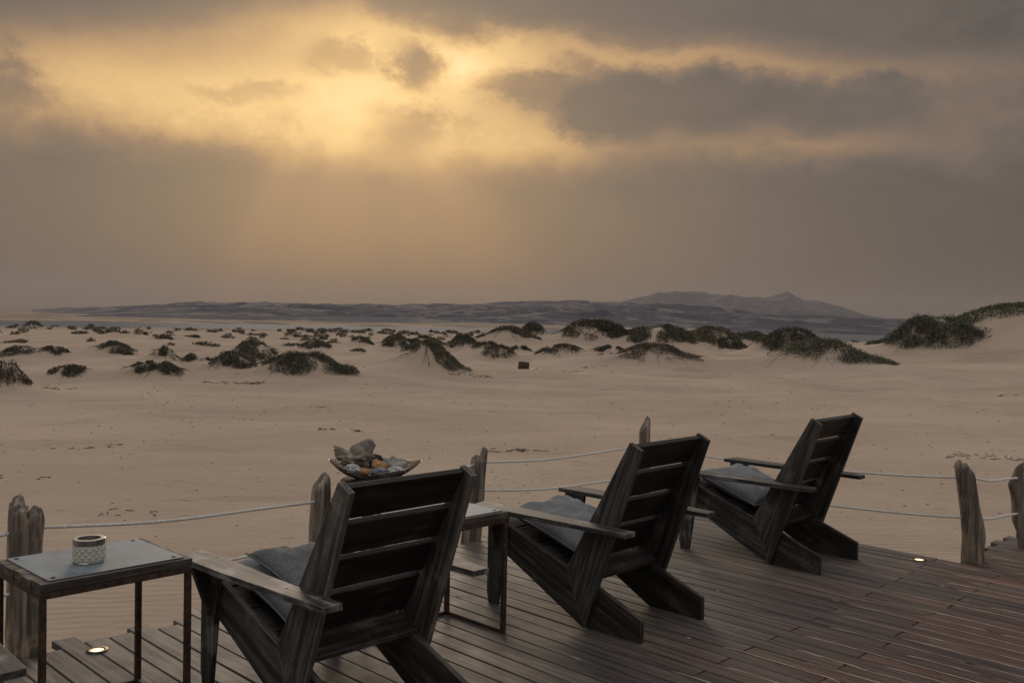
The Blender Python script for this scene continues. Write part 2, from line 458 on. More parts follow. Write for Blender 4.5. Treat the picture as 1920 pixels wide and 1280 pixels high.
# ------------------------------------------------------------------ object helpers
def link(name, me, material, parent=None):
    o = bpy.data.objects.new(name, me)
    COL.objects.link(o)
    if material is not None and len(me.materials) == 0:
        me.materials.append(M[material])
    o.parent = parent
    return o
def tag(o, label=None, cat=None, group=None, kind=None):
    if label: o['label'] = label
    if cat: o['category'] = cat
    if group: o['group'] = group
    if kind: o['kind'] = kind
    return o
def empty(name, mw=None, label=None, cat=None, group=None):
    o = bpy.data.objects.new(name, None)
    o.empty_display_size = 0.1
    COL.objects.link(o)
    if mw is not None:
        o.matrix_world = mw
    return tag(o, label, cat, group)
def copy_tree(o, parent=None):
    c = o.copy()
    COL.objects.link(c)
    c.parent = parent
    for ch in o.children:
        copy_tree(ch, c)
    return c
def mesh_np(name, verts, faces, smooth=False):
    me = bpy.data.meshes.new(name)
    me.from_pydata([tuple(map(float, v)) for v in verts], [], [tuple(map(int, f)) for f in faces])
    if smooth:
        me.polygons.foreach_set('use_smooth', [True] * len(me.polygons))
    me.update()
    return me
def fast_mesh(name, verts, quads, smooth=False):
    verts = np.asarray(verts, dtype=np.float32)
    quads = np.asarray(quads, dtype=np.int32)
    k = quads.shape[1]
    me = bpy.data.meshes.new(name)
    me.vertices.add(len(verts))
    me.vertices.foreach_set('co', verts.ravel())
    me.loops.add(quads.size)
    me.loops.foreach_set('vertex_index', quads.ravel())
    me.polygons.add(len(quads))
    me.polygons.foreach_set('loop_start', np.arange(0, quads.size, k, dtype=np.int32))
    me.polygons.foreach_set('loop_total', np.full(len(quads), k, dtype=np.int32))
    if smooth:
        me.polygons.foreach_set('use_smooth', np.ones(len(quads), dtype=bool))
    me.update(calc_edges=True)
    return me
def bm_mesh(name, bm, bevel=0.0, smooth=False):
    if bevel > 0:
        bmesh.ops.bevel(bm, geom=bm.edges[:], offset=bevel, segments=2, affect='EDGES', profile=0.6)
    bmesh.ops.recalc_face_normals(bm, faces=bm.faces[:])
    me = bpy.data.meshes.new(name)
    bm.to_mesh(me)
    bm.free()
    if smooth:
        me.polygons.foreach_set('use_smooth', [True] * len(me.polygons))
    return me
def prism_bm(poly, y0, y1):
    """polygon in local XZ, extruded along local Y"""
    bm = bmesh.new()
    a = [bm.verts.new((x, y0, z)) for x, z in poly]
    c = [bm.verts.new((x, y1, z)) for x, z in poly]
    n = len(poly)
    bm.faces.new(a[::-1]); bm.faces.new(c)
    for i in range(n):
        bm.faces.new((a[i], a[(i + 1) % n], c[(i + 1) % n], c[i]))
    return bm
def board_poly(name, poly, l0, l1, axis, material, parent, bevel=0.003):
    """board whose outline lies in the thing's YZ plane (forward, up); thickness from x=l0 to l1; grain along axis"""
    ex = Vector((0, axis[0], axis[1])).normalized()
    ey = Vector((1, 0, 0))
    ez = ex.cross(ey)
    cy_ = sum(p for p, z in poly) / len(poly); cz_ = sum(z for p, z in poly) / len(poly)
    c = Vector(((l0 + l1) / 2, cy_, cz_))
    loc = []
    for p, z in poly:
        d = Vector((0, p, z)) - Vector((0, cy_, cz_))
        loc.append((d.dot(ex), d.dot(ez)))
    hw = abs(l1 - l0) / 2
    me = bm_mesh(name, prism_bm(loc, -hw, hw), bevel)
    o = link(name, me, material, parent)
    o.matrix_local = Matrix(((ex.x, ey.x, ez.x, c.x), (ex.y, ey.y, ez.y, c.y), (ex.z, ey.z, ez.z, c.z), (0, 0, 0, 1)))
    return o
def cross_board(name, c, length, wdir, width, thick, material, parent, bevel=0.003):
    """plank running across (thing X); c centre, wdir its width direction in YZ"""
    ex = Vector((1, 0, 0)); ey = Vector((0, wdir[0], wdir[1])).normalized(); ez = ex.cross(ey)
    hl, hw, ht = length / 2, width / 2, thick / 2
    me = bm_mesh(name, prism_bm([(-hl, -ht), (hl, -ht), (hl, ht), (-hl, ht)], -hw, hw), bevel)
    o = link(name, me, material, parent)
    o.matrix_local = Matrix(((ex.x, ey.x, ez.x, c[0]), (ex.y, ey.y, ez.y, c[1]), (ex.z, ey.z, ez.z, c[2]), (0, 0, 0, 1)))
    return o
def box_obj(name, lo, hi, material, parent, bevel=0.002):
    c = [(a + b_) / 2 for a, b_ in zip(lo, hi)]
    s = [abs(b_ - a) / 2 for a, b_ in zip(lo, hi)]
    me = bm_mesh(name, prism_bm([(-s[0], -s[2]), (s[0], -s[2]), (s[0], s[2]), (-s[0], s[2])], -s[1], s[1]), bevel)
    o = link(name, me, material, parent)
    o.location = c
    return o
# value noise
TAB = rng.random((256, 256))
def vn(x, y):
    xi = np.floor(x).astype(int); yi = np.floor(y).astype(int)
    fx = x - xi; fy = y - yi
    fx = fx * fx * fx * (fx * (fx * 6 - 15) + 10); fy = fy * fy * fy * (fy * (fy * 6 - 15) + 10)
    a = TAB[xi & 255, yi & 255]; b_ = TAB[(xi + 1) & 255, yi & 255]
    c = TAB[xi & 255, (yi + 1) & 255]; d = TAB[(xi + 1) & 255, (yi + 1) & 255]
    return (a * (1 - fx) + b_ * fx) * (1 - fy) + (c * (1 - fx) + d * fx) * fy - 0.5
def fbm(x, y, o=4, g=0.5):
    s = 0; a = 1.0
    for i in range(o):
        s = s + a * vn(x * 2 ** i + 17.3 * i, y * 2 ** i + 9.1 * i); a *= g
    return s
def sstep(x, a, b_):
    t_ = np.clip((x - a) / (b_ - a), 0, 1)
    return t_ * t_ * (3 - 2 * t_)

# ------------------------------------------------------------------ terrain
# shrubs on their sand hummocks: x, y (front foot), half width, height, look, lean
SH = [
 (-11.33, 21.56, 0.42, 0.63, 'leaf_dry'),
 (-12.95, 28.08, 0.48, 0.24, 'leaf'),
 (-6.3, 28.41, 1.3, 0.8, 'leaf'),
 (-10.59, 28.32, 0.77, 0.38, 'leaf_dry'),
 (-9.28, 31.85, 0.73, 0.53, 'leaf'),
 (-11.01, 41.27, 0.88, 0.63, 'leaf'),
 (-11.4, 34.66, 0.56, 0.36, 'leaf'),
 (-14.11, 39.28, 0.55, 0.64, 'leaf_dry'),
 (-17.92, 43.35, 0.88, 0.54, 'leaf'),
 (-20.34, 39.64, 0.71, 0.42, 'leaf_dry'),
 (-19.02, 40.18, 0.51, 0.27, 'leaf'),
 (-11.49, 43.51, 0.72, 0.54, 'leaf'),
 (-12.35, 60.34, 0.88, 0.58, 'leaf'),
 (-10.4, 66.79, 0.74, 0.52, 'leaf'),
 (-2.85, 32.32, 1.05, 0.95, 'leaf'),
 (-7.69, 64.17, 1.03, 0.92, 'leaf'),
 (-5.92, 65.34, 1.3, 0.76, 'leaf'),
 (-3.22, 63.85, 1.06, 1.02, 'leaf'),
 (-1.36, 58.24, 0.93, 0.67, 'leaf'),
 (-0.68, 51.06, 0.82, 0.56, 'leaf_dry'),
 (-0.4, 73.18, 2.26, 1.21, 'leaf'),
 (1.78, 80.63, 1.33, 1.42, 'leaf'),
 (0.54, 63.37, 0.66, 0.38, 'leaf'),
 (2.74, 52.01, 1.29, 0.63, 'leaf_dry'),
 (5.73, 78.17, 1.85, 1.34, 'leaf'),
 (8.32, 78.26, 1.86, 1.43, 'leaf'),
 (5.44, 51.83, 1.03, 0.66, 'leaf'),
 (12.45, 76.31, 2.6, 1.87, 'leaf'),
 (20.3, 96.0, 2.65, 1.75, 'leaf'),
 (7.12, 47.38, 2.06, 0.98, 'leaf_dry'),
 (24.67, 97.41, 2.27, 1.33, 'leaf'),
 (16.36, 72.77, 1.35, 1.15, 'leaf'),
 (19.01, 63.87, 2.38, 1.83, 'leaf'),
 (15.49, 46.94, 2.72, 1.44, 'leaf_green'),
 (35.1, 88.3, 2.1, 1.0, 'leaf'),
 (24.8, 56.47, 2.55, 2.27, 'leaf_green'),
 (31.2, 60.8, 3.9, 1.0, 'leaf_green'),
 (-133.6, 269.0, 2.15, 1.9, 'leaf'),
]
SMALL = []
for i in range(4000):
    a = rnd.uniform(-30, 27); r_ = 56 * math.exp(rnd.random() ** 0.7 * 2.05)
    if a > -4 and r_ < 120: continue
    if a > 12 and rnd.random() < 0.5: continue
    if rnd.random() > 0.16 + 0.5 * (vn(np.array([a * 0.35]), np.array([math.log(r_) * 5.0]))[0] + 0.1): continue
    SMALL.append((r_ * math.sin(R(a)), r_ * math.cos(R(a)), rnd.choice((0.25, 0.35, 0.45, 0.7)) * rnd.uniform(0.8, 1.2) * (0.8 + r_ / 170), rnd.uniform(0.14, 0.36) * (0.8 + r_ / 220)))
rnd.shuffle(SMALL)
SMALL = SMALL[:280]

SHA = np.array([q_[:3] for q_ in SH]); SMA = np.array([q_[:3] for q_ in SMALL])
def ground(x, y, mounds=True):
    x = np.asarray(x, float); y = np.asarray(y, float)
    r = np.hypot(x, y)
    azd = np.degrees(np.arctan2(x, y))
    z = -0.40 - 0.016 * np.maximum(0, np.minimum(r, 480) - 15)
    # tidal channel and far flats
    near = 470 + 20 * fbm(azd * 0.15, azd * 0 + 3.3, 3)
    far = 640 + 30 * fbm(azd * 0.2, azd * 0 + 8.1, 3) + 330 * sstep(azd, 6, 20)
    z = np.where(r > 15, z, -0.40) + 0.17 * (1 - sstep(r, 8, 20))
    z = z - 1.4 * sstep(r, near - 25, near + 20) + 2.0 * sstep(r, far - 15, far + 60)
    # undulation growing away from the deck
    amp = 0.05 + 0.20 * sstep(r, 14, 40)
    amp = amp * (1 - 0.85 * sstep(r, 380, 470))
    z = z + amp * fbm(x / 11.0 + 3, y / 11.0, 4, 0.45) * 1.6 + 0.035 * fbm(x / 1.6, y / 1.6, 3) * sstep(r, 5, 12) * (1 - sstep(r, 200, 400))
    # sinuous low sand ridges
    rg = 1 - np.abs(fbm(x / 16.0 + 40, y / 9.0 + 12, 3)) * 3.2
    z = z + 0.22 * np.clip(rg, 0, 1) ** 2 * sstep(r, 17, 28) * (1 - sstep(r, 150, 300))
    rg2 = 1 - np.abs(fbm(x / 5.5 + 11, y / 3.6 + 31, 3)) * 3.6
    z = z + 0.055 * np.clip(rg2, 0, 1) ** 2 * sstep(r, 9, 18) * (1 - sstep(r, 60, 120))
    z = z + 0.30 * fbm(x / 4.2 + 70, y / 4.2 + 5, 3) * sstep(r, 24, 34) * (1 - sstep(r, 140, 260)) * np.clip(fbm(x / 30.0 + 2, y / 30.0 + 8, 2) * 3 + 0.5, 0, 1)
    # vehicle track: two soft ruts curving past the shrubs
    for off in (0.0, 1.55):
        tr = y - (29.4 + off + 0.10 * (x + 10) + 1.6 * np.sin(x * 0.11))
        z = z - 0.05 * np.exp(-(tr / 0.22) ** 2) * (np.abs(x + 4) < 14)
    z = z + 0.75 * np.exp(-((x - 12) / 22) ** 2 - ((y - 90) / 22) ** 2)
    z = z + 0.35 * np.exp(-((x - 26) / 10) ** 2 - ((y - 55) / 14) ** 2)
    # big dune on the right
    z = z + 2.95 * np.exp(-((x - 32.6) / 6.4) ** 2 - ((y - 63) / 9.0) ** 2) + 1.9 * np.exp(-((x - 41.0) / 9) ** 2 - ((y - 56) / 13) ** 2)
    if mounds:
        def near_ones(arr, f):
            if x.size == 0: return []
            x0_, x1_, y0_, y1_ = x.min(), x.max(), y.min(), y.max()
            k_ = (arr[:, 0] + f * arr[:, 2] > x0_) & (arr[:, 0] - f * arr[:, 2] < x1_) & (arr[:, 1] + f * arr[:, 2] + 1 > y0_) & (arr[:, 1] - f * arr[:, 2] < y1_)
            return np.nonzero(k_)[0]
        for i in near_ones(SHA, 5.6):
            sx, sy, hw, hh, k = SH[i]
            hm = 0.80 * hh if i != 36 else 0.25
            cyy = sy + hw * 0.55
            mk = (np.abs(x - sx) < hw * 5) & (np.abs(y - cyy) < hw * 5)
            if mk.any():
                u = (x[mk] - sx) / hw; v = (y[mk] - cyy) / (hw * 0.85)
                d = np.sqrt(u * u + v * v) * (1 + 0.35 * fbm(x[mk] / hw + i, y[mk] / hw, 3))
                pk = 1 / (1 + (d * 1.30) ** 3.0)
                tail = 0.26 * np.exp(-((u + 1.2) / 1.2) ** 2 - (v / 0.7) ** 2)
                z[mk] = z[mk] + hm * (pk + tail)
        for i in near_ones(SMA, 3.0):
            sx, sy, hw, hh = SMALL[i]
            mk = (np.abs(x - sx) < hw * 3) & (np.abs(y - sy) < hw * 3)
            if mk.any():
                d2 = ((x[mk] - sx) / hw) ** 2 + ((y[mk] - sy) / hw) ** 2
                z[mk] = z[mk] + 0.5 * hh * np.exp(-d2 * 1.1)
    return z

az_f = np.arange(-46, 46.01, 0.2)
az_c = np.concatenate([np.arange(-180, -46, 4.0), az_f, np.arange(50, 180, 4.0)])
rad = np.concatenate([[0.3, 1.2, 2.2], 3.0 * np.exp(np.arange(0, math.log(7000 / 3.0), 0.0095))])
AA, RR = np.meshgrid(np.radians(az_c), rad, indexing='xy')
GX, GY = RR * np.sin(AA), RR * np.cos(AA)
GZ = ground(GX.ravel(), GY.ravel())
nA, nR = len(az_c), len(rad)
idx = np.arange(nA * nR).reshape(nR, nA)
q = np.stack([idx[:-1, :], idx[1:, :], np.roll(idx, -1, 1)[1:, :], np.roll(idx, -1, 1)[:-1, :]], -1).reshape(-1, 4)
q = q[:, ::-1]
sand = link('sand', fast_mesh('sand', np.column_stack([GX.ravel(), GY.ravel(), GZ]), q, True), 'sand')
tag(sand, 'pale brown desert sand plain with low dunes', kind='structure')

WZ = -8.25
wa = np.radians(np.linspace(-48, 48, 60))
wr = np.array([420, 500, 700, 900, 1250.0])
A2, R2 = np.meshgrid(wa, wr, indexing='xy')
ix = np.arange(A2.size).reshape(A2.shape)
wq = np.stack([ix[:-1, :-1], ix[:-1, 1:], ix[1:, 1:], ix[1:, :-1]], -1).reshape(-1, 4)
wq = wq[:, ::-1]
water = link('water', fast_mesh('water', np.column_stack([(R2 * np.sin(A2)).ravel(), (R2 * np.cos(A2)).ravel(), np.full(A2.size, WZ)]), wq), 'water')
tag(water, 'grey tidal channel beyond the dunes', kind='structure')

def ridge_mesh(name, prof, r0, rc, r1, na, nr, rough_amp, seed, material, label, base):
    a = np.linspace(prof[0][0] - 4, prof[-1][0] + 5, na)
    rr_ = np.concatenate([np.linspace(r0, rc, nr), np.linspace(rc, r1, nr // 3)[1:]])
    A3, R3 = np.meshgrid(np.radians(a), rr_, indexing='xy')
    e = np.interp(np.degrees(A3), [p[0] for p in prof], [p[1] for p in prof], left=-0.4, right=-0.4)
    top = 1.55 + rc * np.tan(np.radians(e))
    x, y = R3 * np.sin(A3), R3 * np.cos(A3)
    up = np.where(R3 < rc, (R3 - r0) / (rc - r0), (r1 - R3) / (r1 - rc))
    n = fbm(x / rough_amp[1] + seed, y / rough_amp[1], 6, 0.58)
    up2 = np.clip(up, 0, 1) ** 1.25
    warp = np.clip(up2 + 0.38 * n * np.clip(up * 3, 0, 1) * (1 - 0.7 * up2), 0, 1.0)
    z = base + (top - base) * warp + rough_amp[0] * n * np.clip(up * 2, 0, 1) * (1 - 0.45 * up2 ** 6)
    z = np.where(up <= 0.0001, base - 3, z)
    ii = np.arange(A3.size).reshape(A3.shape)
    qq = np.stack([ii[:-1, :-1], ii[:-1, 1:], ii[1:, 1:], ii[1:, :-1]], -1).reshape(-1, 4)[:, ::-1]
    o = link(name, fast_mesh(name, np.column_stack([x.ravel(), y.ravel(), z.ravel()]), qq, True), material)
    return tag(o, label, kind='structure')
ridge_mesh('hills', [(-26.37, -0.326), (-24.83, -0.21), (-20.82, 0.019), (-18.73, 0.213), (-15.71, 0.37), (-11.24, 0.315), (-6.94, 0.406),
           (-1.93, 0.635), (1.84, 0.867), (3.73, 0.934), (5.92, 0.818), (10.55, 0.623), (16.51, 0.305), (22.12, 0.119), (25.0, -0.2)],
           760, 2200, 3000, 520, 170, (8.0, 170), 5.0, 'hill', 'long low hills of dark scrub streaked with sand', -8.0)
ridge_mesh('mountain', [(4.2, 0.1), (5.61, 0.562), (6.39, 0.796), (7.47, 1.065), (8.54, 1.395), (10.22, 1.453), (11.14, 1.529), (12.35, 1.362), (13.55, 1.227),
           (14.43, 1.30), (15.2, 1.50), (15.78, 1.72), (16.3, 1.42), (16.78, 1.16), (17.64, 1.047), (19.07, 0.651), (19.92, 0.369), (21.5, 0.05)],
           3100, 4300, 5200, 420, 110, (17.0, 230), 2.0, 'mount', 'distant grey mountain with a pointed peak', -9.0)

# ------------------------------------------------------------------ deck
DA = R(44.4)
DU = np.array([-math.sin(DA), math.cos(DA)])      # along the boards
DW = np.array([math.cos(DA), math.sin(DA)])       # across the boards
def dk(u, v, z=0.0):
    p = DU * u + DW * v
    return Vector((p[0], p[1], z))
deck = empty('deck', None, 'weathered timber deck of long parallel boards')
deck['kind'] = 'structure'
deck_rot = DA + math.pi / 2                        # local X = DU
PITCH, GAPW, TH = 0.1105, 0.0062, 0.032
def plank(u0, u1, wc, width, name='plank'):
    L = u1 - u0
    hw, ch = width / 2, 0.0035
    sec = [(-hw, -TH), (hw, -TH), (hw, -ch), (hw - ch, 0), (-hw + ch, 0), (-hw, -ch)]
    n = max(1, int(L / 0.6))
    ph = rnd.uniform(0, 6.28); am = rnd.uniform(0.0002, 0.0011)
    ends = [rnd.uniform(-0.004, 0.004), rnd.uniform(-0.004, 0.004)]
    V, Fc = [], []
    for i in range(n + 1):
        x = -L / 2 + L * i / n
        zz = am * math.sin(ph + x * 2.3)
        yy = 0.0008 * math.sin(ph * 2 + x * 1.7)
        for (y, z) in sec:
            xe = x
            if i == n: xe = x - ch * (z == 0) + ends[0] * y / hw
            if i == 0: xe = x + ch * (z == 0) + ends[1] * y / hw
            V.append((xe, y + yy, z + zz))
    for i in range(n):
        for k in range(6):
            a = i * 6 + k; b_ = i * 6 + (k + 1) % 6
            Fc.append((a, b_, b_ + 6, a + 6))
    Fc.append(tuple(range(5, -1, -1))); Fc.append(tuple(range(n * 6, n * 6 + 6)))
    o = link(name, mesh_np(name, V, Fc), 'deck', deck)
    p = dk((u0 + u1) / 2, wc)
    o.matrix_world = Matrix.Translation((p.x, p.y, rnd.uniform(-0.0012, 0.0012))) @ Matrix.Rotation(deck_rot, 4, 'Z')
    return o
W0 = 1.713
edge_fix = {-3: 4.52, -2: 4.50, -1: 4.645, 0: 4.546, 1: 4.535, 2: 4.60, 3: 4.50, 4: 4.57}
rows = []
for k in range(-20, 66):
    wl = W0 + k * PITCH + GAPW / 2
    wc = wl + (PITCH - GAPW) / 2
    if wc > 9.0: break
    seam = 2.42 + 0.045 * (wc - 3.8)
    if wc < 6.44:
        ue = edge_fix.get(k, 4.56 + (wc - 1.43) * 0.10 + rnd.uniform(-0.035, 0.045))
    else:
        ue = 2.43 + rnd.choice((-0.05, 0.0, 0.03, 0.06)) + rnd.uniform(-0.012, 0.012)
    cuts = [ue]
    if wc < 6.44:
        cuts.append(seam + rnd.uniform(-0.012, 0.012) if k % 2 == 0 else seam - 0.42 + rnd.uniform(-0.012, 0.012))
    cuts.append((0.2 if k % 2 else 0.75) + rnd.uniform(-0.02, 0.02))
    cuts.append(-1.6)
    for a, b_ in zip(cuts[:-1], cuts[1:]):
        plank(b_ + 0.0015, a - 0.0015, wc, PITCH - GAPW + rnd.uniform(-0.0018, 0.0012))
    rows.append((k, wl, ue, seam))
for j, u in enumerate((4.3, 3.5, 2.7, 2.25, 1.5, 0.6, -0.4, -1.3)):
    wmax = 6.3 if u > 2.4 else 8.9
    o = box_obj('joist', (-0.03, -(wmax + 0.5) / 2, -0.09), (0.03, (wmax + 0.5) / 2, 0.09), 'stump', deck, 0)
    p = dk(u, (wmax - 0.5) / 2, -TH - 0.092)
    o.matrix_world = Matrix.Translation(p) @ Matrix.Rotation(deck_rot + math.pi, 4, 'Z')
# blown sand caught in the gaps on the walked side
V, Fc = [], []
for k, wl, ue, seam in rows:
    if wl < 1.0: continue
    u = min(ue - 0.1, seam + (0.02 if k % 2 == 0 else -0.38) + rnd.uniform(-0.25, 0.12))
    while u > -0.8:
        ln = rnd.uniform(0.3, 1.5)
        dens = 0.93 if wl > 3.4 else 0.40
        if rnd.random() < dens:
            n = 14
            ph = rnd.uniform(0, 6)
            for i in range(n + 1):
                uu_ = u - ln * i / n
                e_ = abs(i / n - 0.5) * 2
                hgt_ = 0.0016 - 0.005 * e_ ** 10 - 0.0012 * (0.5 + 0.5 * math.sin(ph + i * 1.3))
                wd_ = (GAPW / 2 + 0.0014 + 0.0012 * math.sin(ph * 2 + i * 0.9)) * (1 - 0.6 * e_ ** 8)
                for s in (-1, 1):
                    V.append(tuple(dk(uu_, wl - GAPW / 2 + s * wd_, hgt_)))
                if i < n:
                    a = len(V) - 2
                    Fc.append((a, a + 1, a + 3, a + 2))
        u -= ln
gs = link('sand_in_gaps', mesh_np('sand_in_gaps', V, Fc), 'drift_sand', deck)
gs['kind'] = 'stuff'

# thin sand drifts and droppings lying on the boards
V, Fc = [], []
spots = [(3.05, 2.35, 0.06), (2.96, 2.52, 0.035), (3.62, 2.90, 0.035), (2.80, 2.05, 0.05), (3.75, 3.12, 0.03), (3.35, 2.75, 0.035)]
for _ in range(26): spots.append((rnd.uniform(1.2, 4.3), rnd.uniform(1.6, 6.2), rnd.uniform(0.005, 0.014)))
for (u, v, r_) in spots:
    st = len(V); n = 22; ph = rnd.uniform(0, 6)
    V.append(tuple(dk(u, v, 0.0034)))
    for f_, zz in ((0.6, 0.003), (1.0, 0.0006)):
        for i in range(n):
            a = 2 * math.pi * i / n
            q_ = r_ * f_ * (1 + 0.35 * math.sin(2 * a + ph) + 0.22 * math.sin(5 * a + ph * 2) + rnd.uniform(-0.12, 0.12))
            V.append(tuple(dk(u + q_ * 1.9 * math.cos(a), v + q_ * 0.5 * math.sin(a), zz)))
    for i in range(n):
        j = (i + 1) % n
        Fc.append((st, st + 1 + i, st + 1 + j)); Fc.append((st + 1 + i, st + 1 + n + i, st + 1 + n + j, st + 1 + j))
link('sand_drifts', mesh_np('sand_drifts', V, Fc, True), 'drift_sand', deck)['kind'] = 'stuff'

# recessed deck lights
def disc(r0, r1, z0, z1, n=40):
    """ring/disc profile helper -> verts, faces of a solid of revolution with rounded rim"""
    prof = [(r0, z0), (r0, z1 - 0.001), (r0 + 0.0015, z1), (r1 - 0.002, z1), (r1, z1 - 0.002), (r1, z0)]
    return prof
def lathe(name, prof, n=40, material=None, parent=None, smooth=True, closed=False):
    V, Fc = [], []
    for i in range(n):
        a = 2 * math.pi * i / n
        for r_, z in prof:
            V.append((r_ * math.cos(a), r_ * math.sin(a), z))
    m_ = len(prof)
    for i in range(n):
        j = (i + 1) % n
        for k in range(m_ - (0 if closed else 1)):
            k2 = (k + 1) % m_
            Fc.append((i * m_ + k, j * m_ + k, j * m_ + k2, i * m_ + k2))
    me = mesh_np(name, V, Fc, smooth)
    bm = bmesh.new(); bm.from_mesh(me)
    bmesh.ops.remove_doubles(bm, verts=bm.verts, dist=1e-5)
    bmesh.ops.recalc_face_normals(bm, faces=bm.faces[:])
    bm.to_mesh(me); bm.free()
    return link(name, me, material, parent)
for (u, v, lab) in ((4.383, 1.713, 'round lit lamp set in the deck boards beneath the jar table'),
                    (2.616, 6.325, 'round lit lamp set in the deck beside the thick corner post')):
    r_ = empty('deck_light', Matrix.Translation(dk(u, v, 0.0)), lab, 'light', 'lamps set in the deck')
    lathe('ring', disc(0.029, 0.047, -0.02, 0.005), 40, 'ring', r_, True, True)
    lathe('lens', [(0.0, 0.0032), (0.022, 0.003), (0.0292, 0.002), (0.0292, -0.01)], 32, 'lens', r_)

# ------------------------------------------------------------------ lounge chairs
W2, T = 0.3047, 0.026
def make_chair():
    root = empty('lounge_chair')
    A, Mi, T1, T2 = (0.0, 0.004), (0.1198, 0.2886), (-0.2544, 0.9546), (-0.3215, 0.9217)
    ftop, fbot = (0.622, 0.466), (0.622, 0.314)
    for s in (-1, 1):
        lo, li = s * W2, s * (W2 - T)
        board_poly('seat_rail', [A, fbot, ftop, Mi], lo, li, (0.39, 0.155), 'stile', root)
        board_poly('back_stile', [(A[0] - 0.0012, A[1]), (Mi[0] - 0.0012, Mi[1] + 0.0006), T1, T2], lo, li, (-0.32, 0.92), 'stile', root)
        board_poly('rear_leg', [(-0.3255, 0.0), (-0.3255, 0.1137), (0.08, 0.268), (0.54, 0.412), (0.54, 0.288), (0.0, 0.0)],
                   s * (W2 - T - 0.0005), s * (W2 - 2 * T), (0.85, 0.32), 'leg', root)
        board_poly('front_leg', [(0.579, 0.0), (0.642, 0.0), (0.652, 0.06), (0.652, 0.5152), (0.512, 0.5152)],
                   s * (W2 + T), s * (W2 + 0.0005), (0, 1), 'arm', root)
        # bracket under the arm
        bm = bmesh.new()
        x0, x1 = s * (W2 + T + 0.0005), s * (W2 + T + 0.086)
        pr = [(x0, 0.5150), (x1, 0.5150), (x0, 0.285)]
        a = [bm.verts.new((x, 0.575, z)) for x, z in pr]; c = [bm.verts.new((x, 0.600, z)) for x, z in pr]
        bm.faces.new(a); bm.faces.new(c[::-1])
        for i in range(3): bm.faces.new((a[i], c[i], c[(i + 1) % 3], a[(i + 1) % 3]))
        link('arm_bracket', bm_mesh('arm_bracket', bm, 0.0015), 'leg', root)
        # arm: plank tapering to the rear
        bm = bmesh.new()
        pl = [(W2 - 0.004, 0.700), (W2 + 0.122, 0.672), (W2 + 0.122, 0.36), (W2 + 0.090, -0.306), (W2 + 0.008, -0.306), (W2 + 0.008, 0.20), (W2 - 0.002, 0.30)]
        lowr = [bm.verts.new((0, 0, 0)) for _ in pl]
        # local frame: X along the arm (thing Y), Y = -thing X
        for v_, (x, y) in zip(lowr, pl): v_.co = (y, -s * x, -0.012)
        upr = [bm.verts.new((v_.co.x, v_.co.y, 0.012)) for v_ in lowr]
        nn = len(pl)
        bm.faces.new(lowr); bm.faces.new(upr[::-1])
        for i in range(nn): bm.faces.new((lowr[i], upr[i], upr[(i + 1) % nn], lowr[(i + 1) % nn]))
        o = link('arm', bm_mesh('arm', bm, 0.003), 'arm', root)
        o.matrix_local = Matrix.Translation((0, 0, 0.5275)) @ Matrix.Rotation(math.pi / 2, 4, 'Z')
    def screw(loc, axis):
        o = lathe('screw', [(0, 0.0016), (0.0042, 0.0014), (0.0056, 0.0), (0.0056, -0.002)], 10, 'ring', root)
        o.matrix_local = Matrix.Translation(loc) @ Vector((0, 0, 1)).rotation_difference(Vector(axis)).to_matrix().to_4x4()
    for s in (-1, 1):
        for (lx_, p_) in ((W2 + 0.013, 0.63), (W2 + 0.013, 0.545), (W2 + 0.05, -0.02)):
            screw((s * lx_, p_, 0.5395), (0, 0, 1))
        for (p_, z_) in ((0.05, 0.16), (0.02, 0.24), (-0.02, 0.40), (-0.215, 0.86), (0.16, 0.20)):
            screw((s * W2, p_, z_), (s, 0, 0))
    # back slats just behind the front edges of the stiles
    fd = Vector((T1[0] - Mi[0], T1[1] - Mi[1])).normalized()
    nb_ = Vector((-fd.y, fd.x))
    if nb_.x > 0: nb_ = -nb_
    for zt in (0.948, 0.797, 0.646, 0.495):
        s_ = (zt - Mi[1]) / fd.y
        wd = 0.147 if zt > 0.5 else 0.185
        c = Vector(Mi) + fd * (s_ - wd / 2) + nb_ * 0.020
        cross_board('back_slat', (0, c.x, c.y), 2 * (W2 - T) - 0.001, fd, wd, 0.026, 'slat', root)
    # seat slats between the rails
    sd_ = Vector((0.502, 0.1774)).normalized()
    for (p0, p1) in ((0.125, 0.190), (0.202, 0.352), (0.364, 0.504), (0.516, 0.618)):
        pm = (p0 + p1) / 2
        z = 0.2886 + (pm - 0.1198) * 0.3535 - 0.019
        cross_board('seat_slat', (0, pm, z), 2 * (W2 - T) - 0.001, sd_, (p1 - p0) * 1.06, 0.022, 'chair', root)
    cross_board('front_apron', (0, 0.634, 0.385), 2 * W2, (0, 1), 0.13, 0.022, 'chair', root)
    # plank across the rear legs behind the back
    ld = Vector((0.4055, 0.154)).normalized()
    cross_board('rear_crossbar', (0, 0.036, 0.2655), 2 * (W2 - T) - 0.001, ld, 0.125, 0.024, 'chair', root)
    return root
CH = [(-0.569, 3.769, 45.87, 'dark slatted lounge chair with two grey pillows, standing between the two steel tables'),
      (0.592, 4.979, 46.63, 'dark slatted lounge chair with one grey pillow, standing beside the table without the jar'),
      (1.856, 6.294, 46.85, 'dark slatted lounge chair with one grey pillow, standing by the thick corner post'),
      (-1.83, 2.612, 45.2, 'dark timber lounge chair whose arm end points at the deck boards before the jar table')]
chair = make_chair()
CM = []
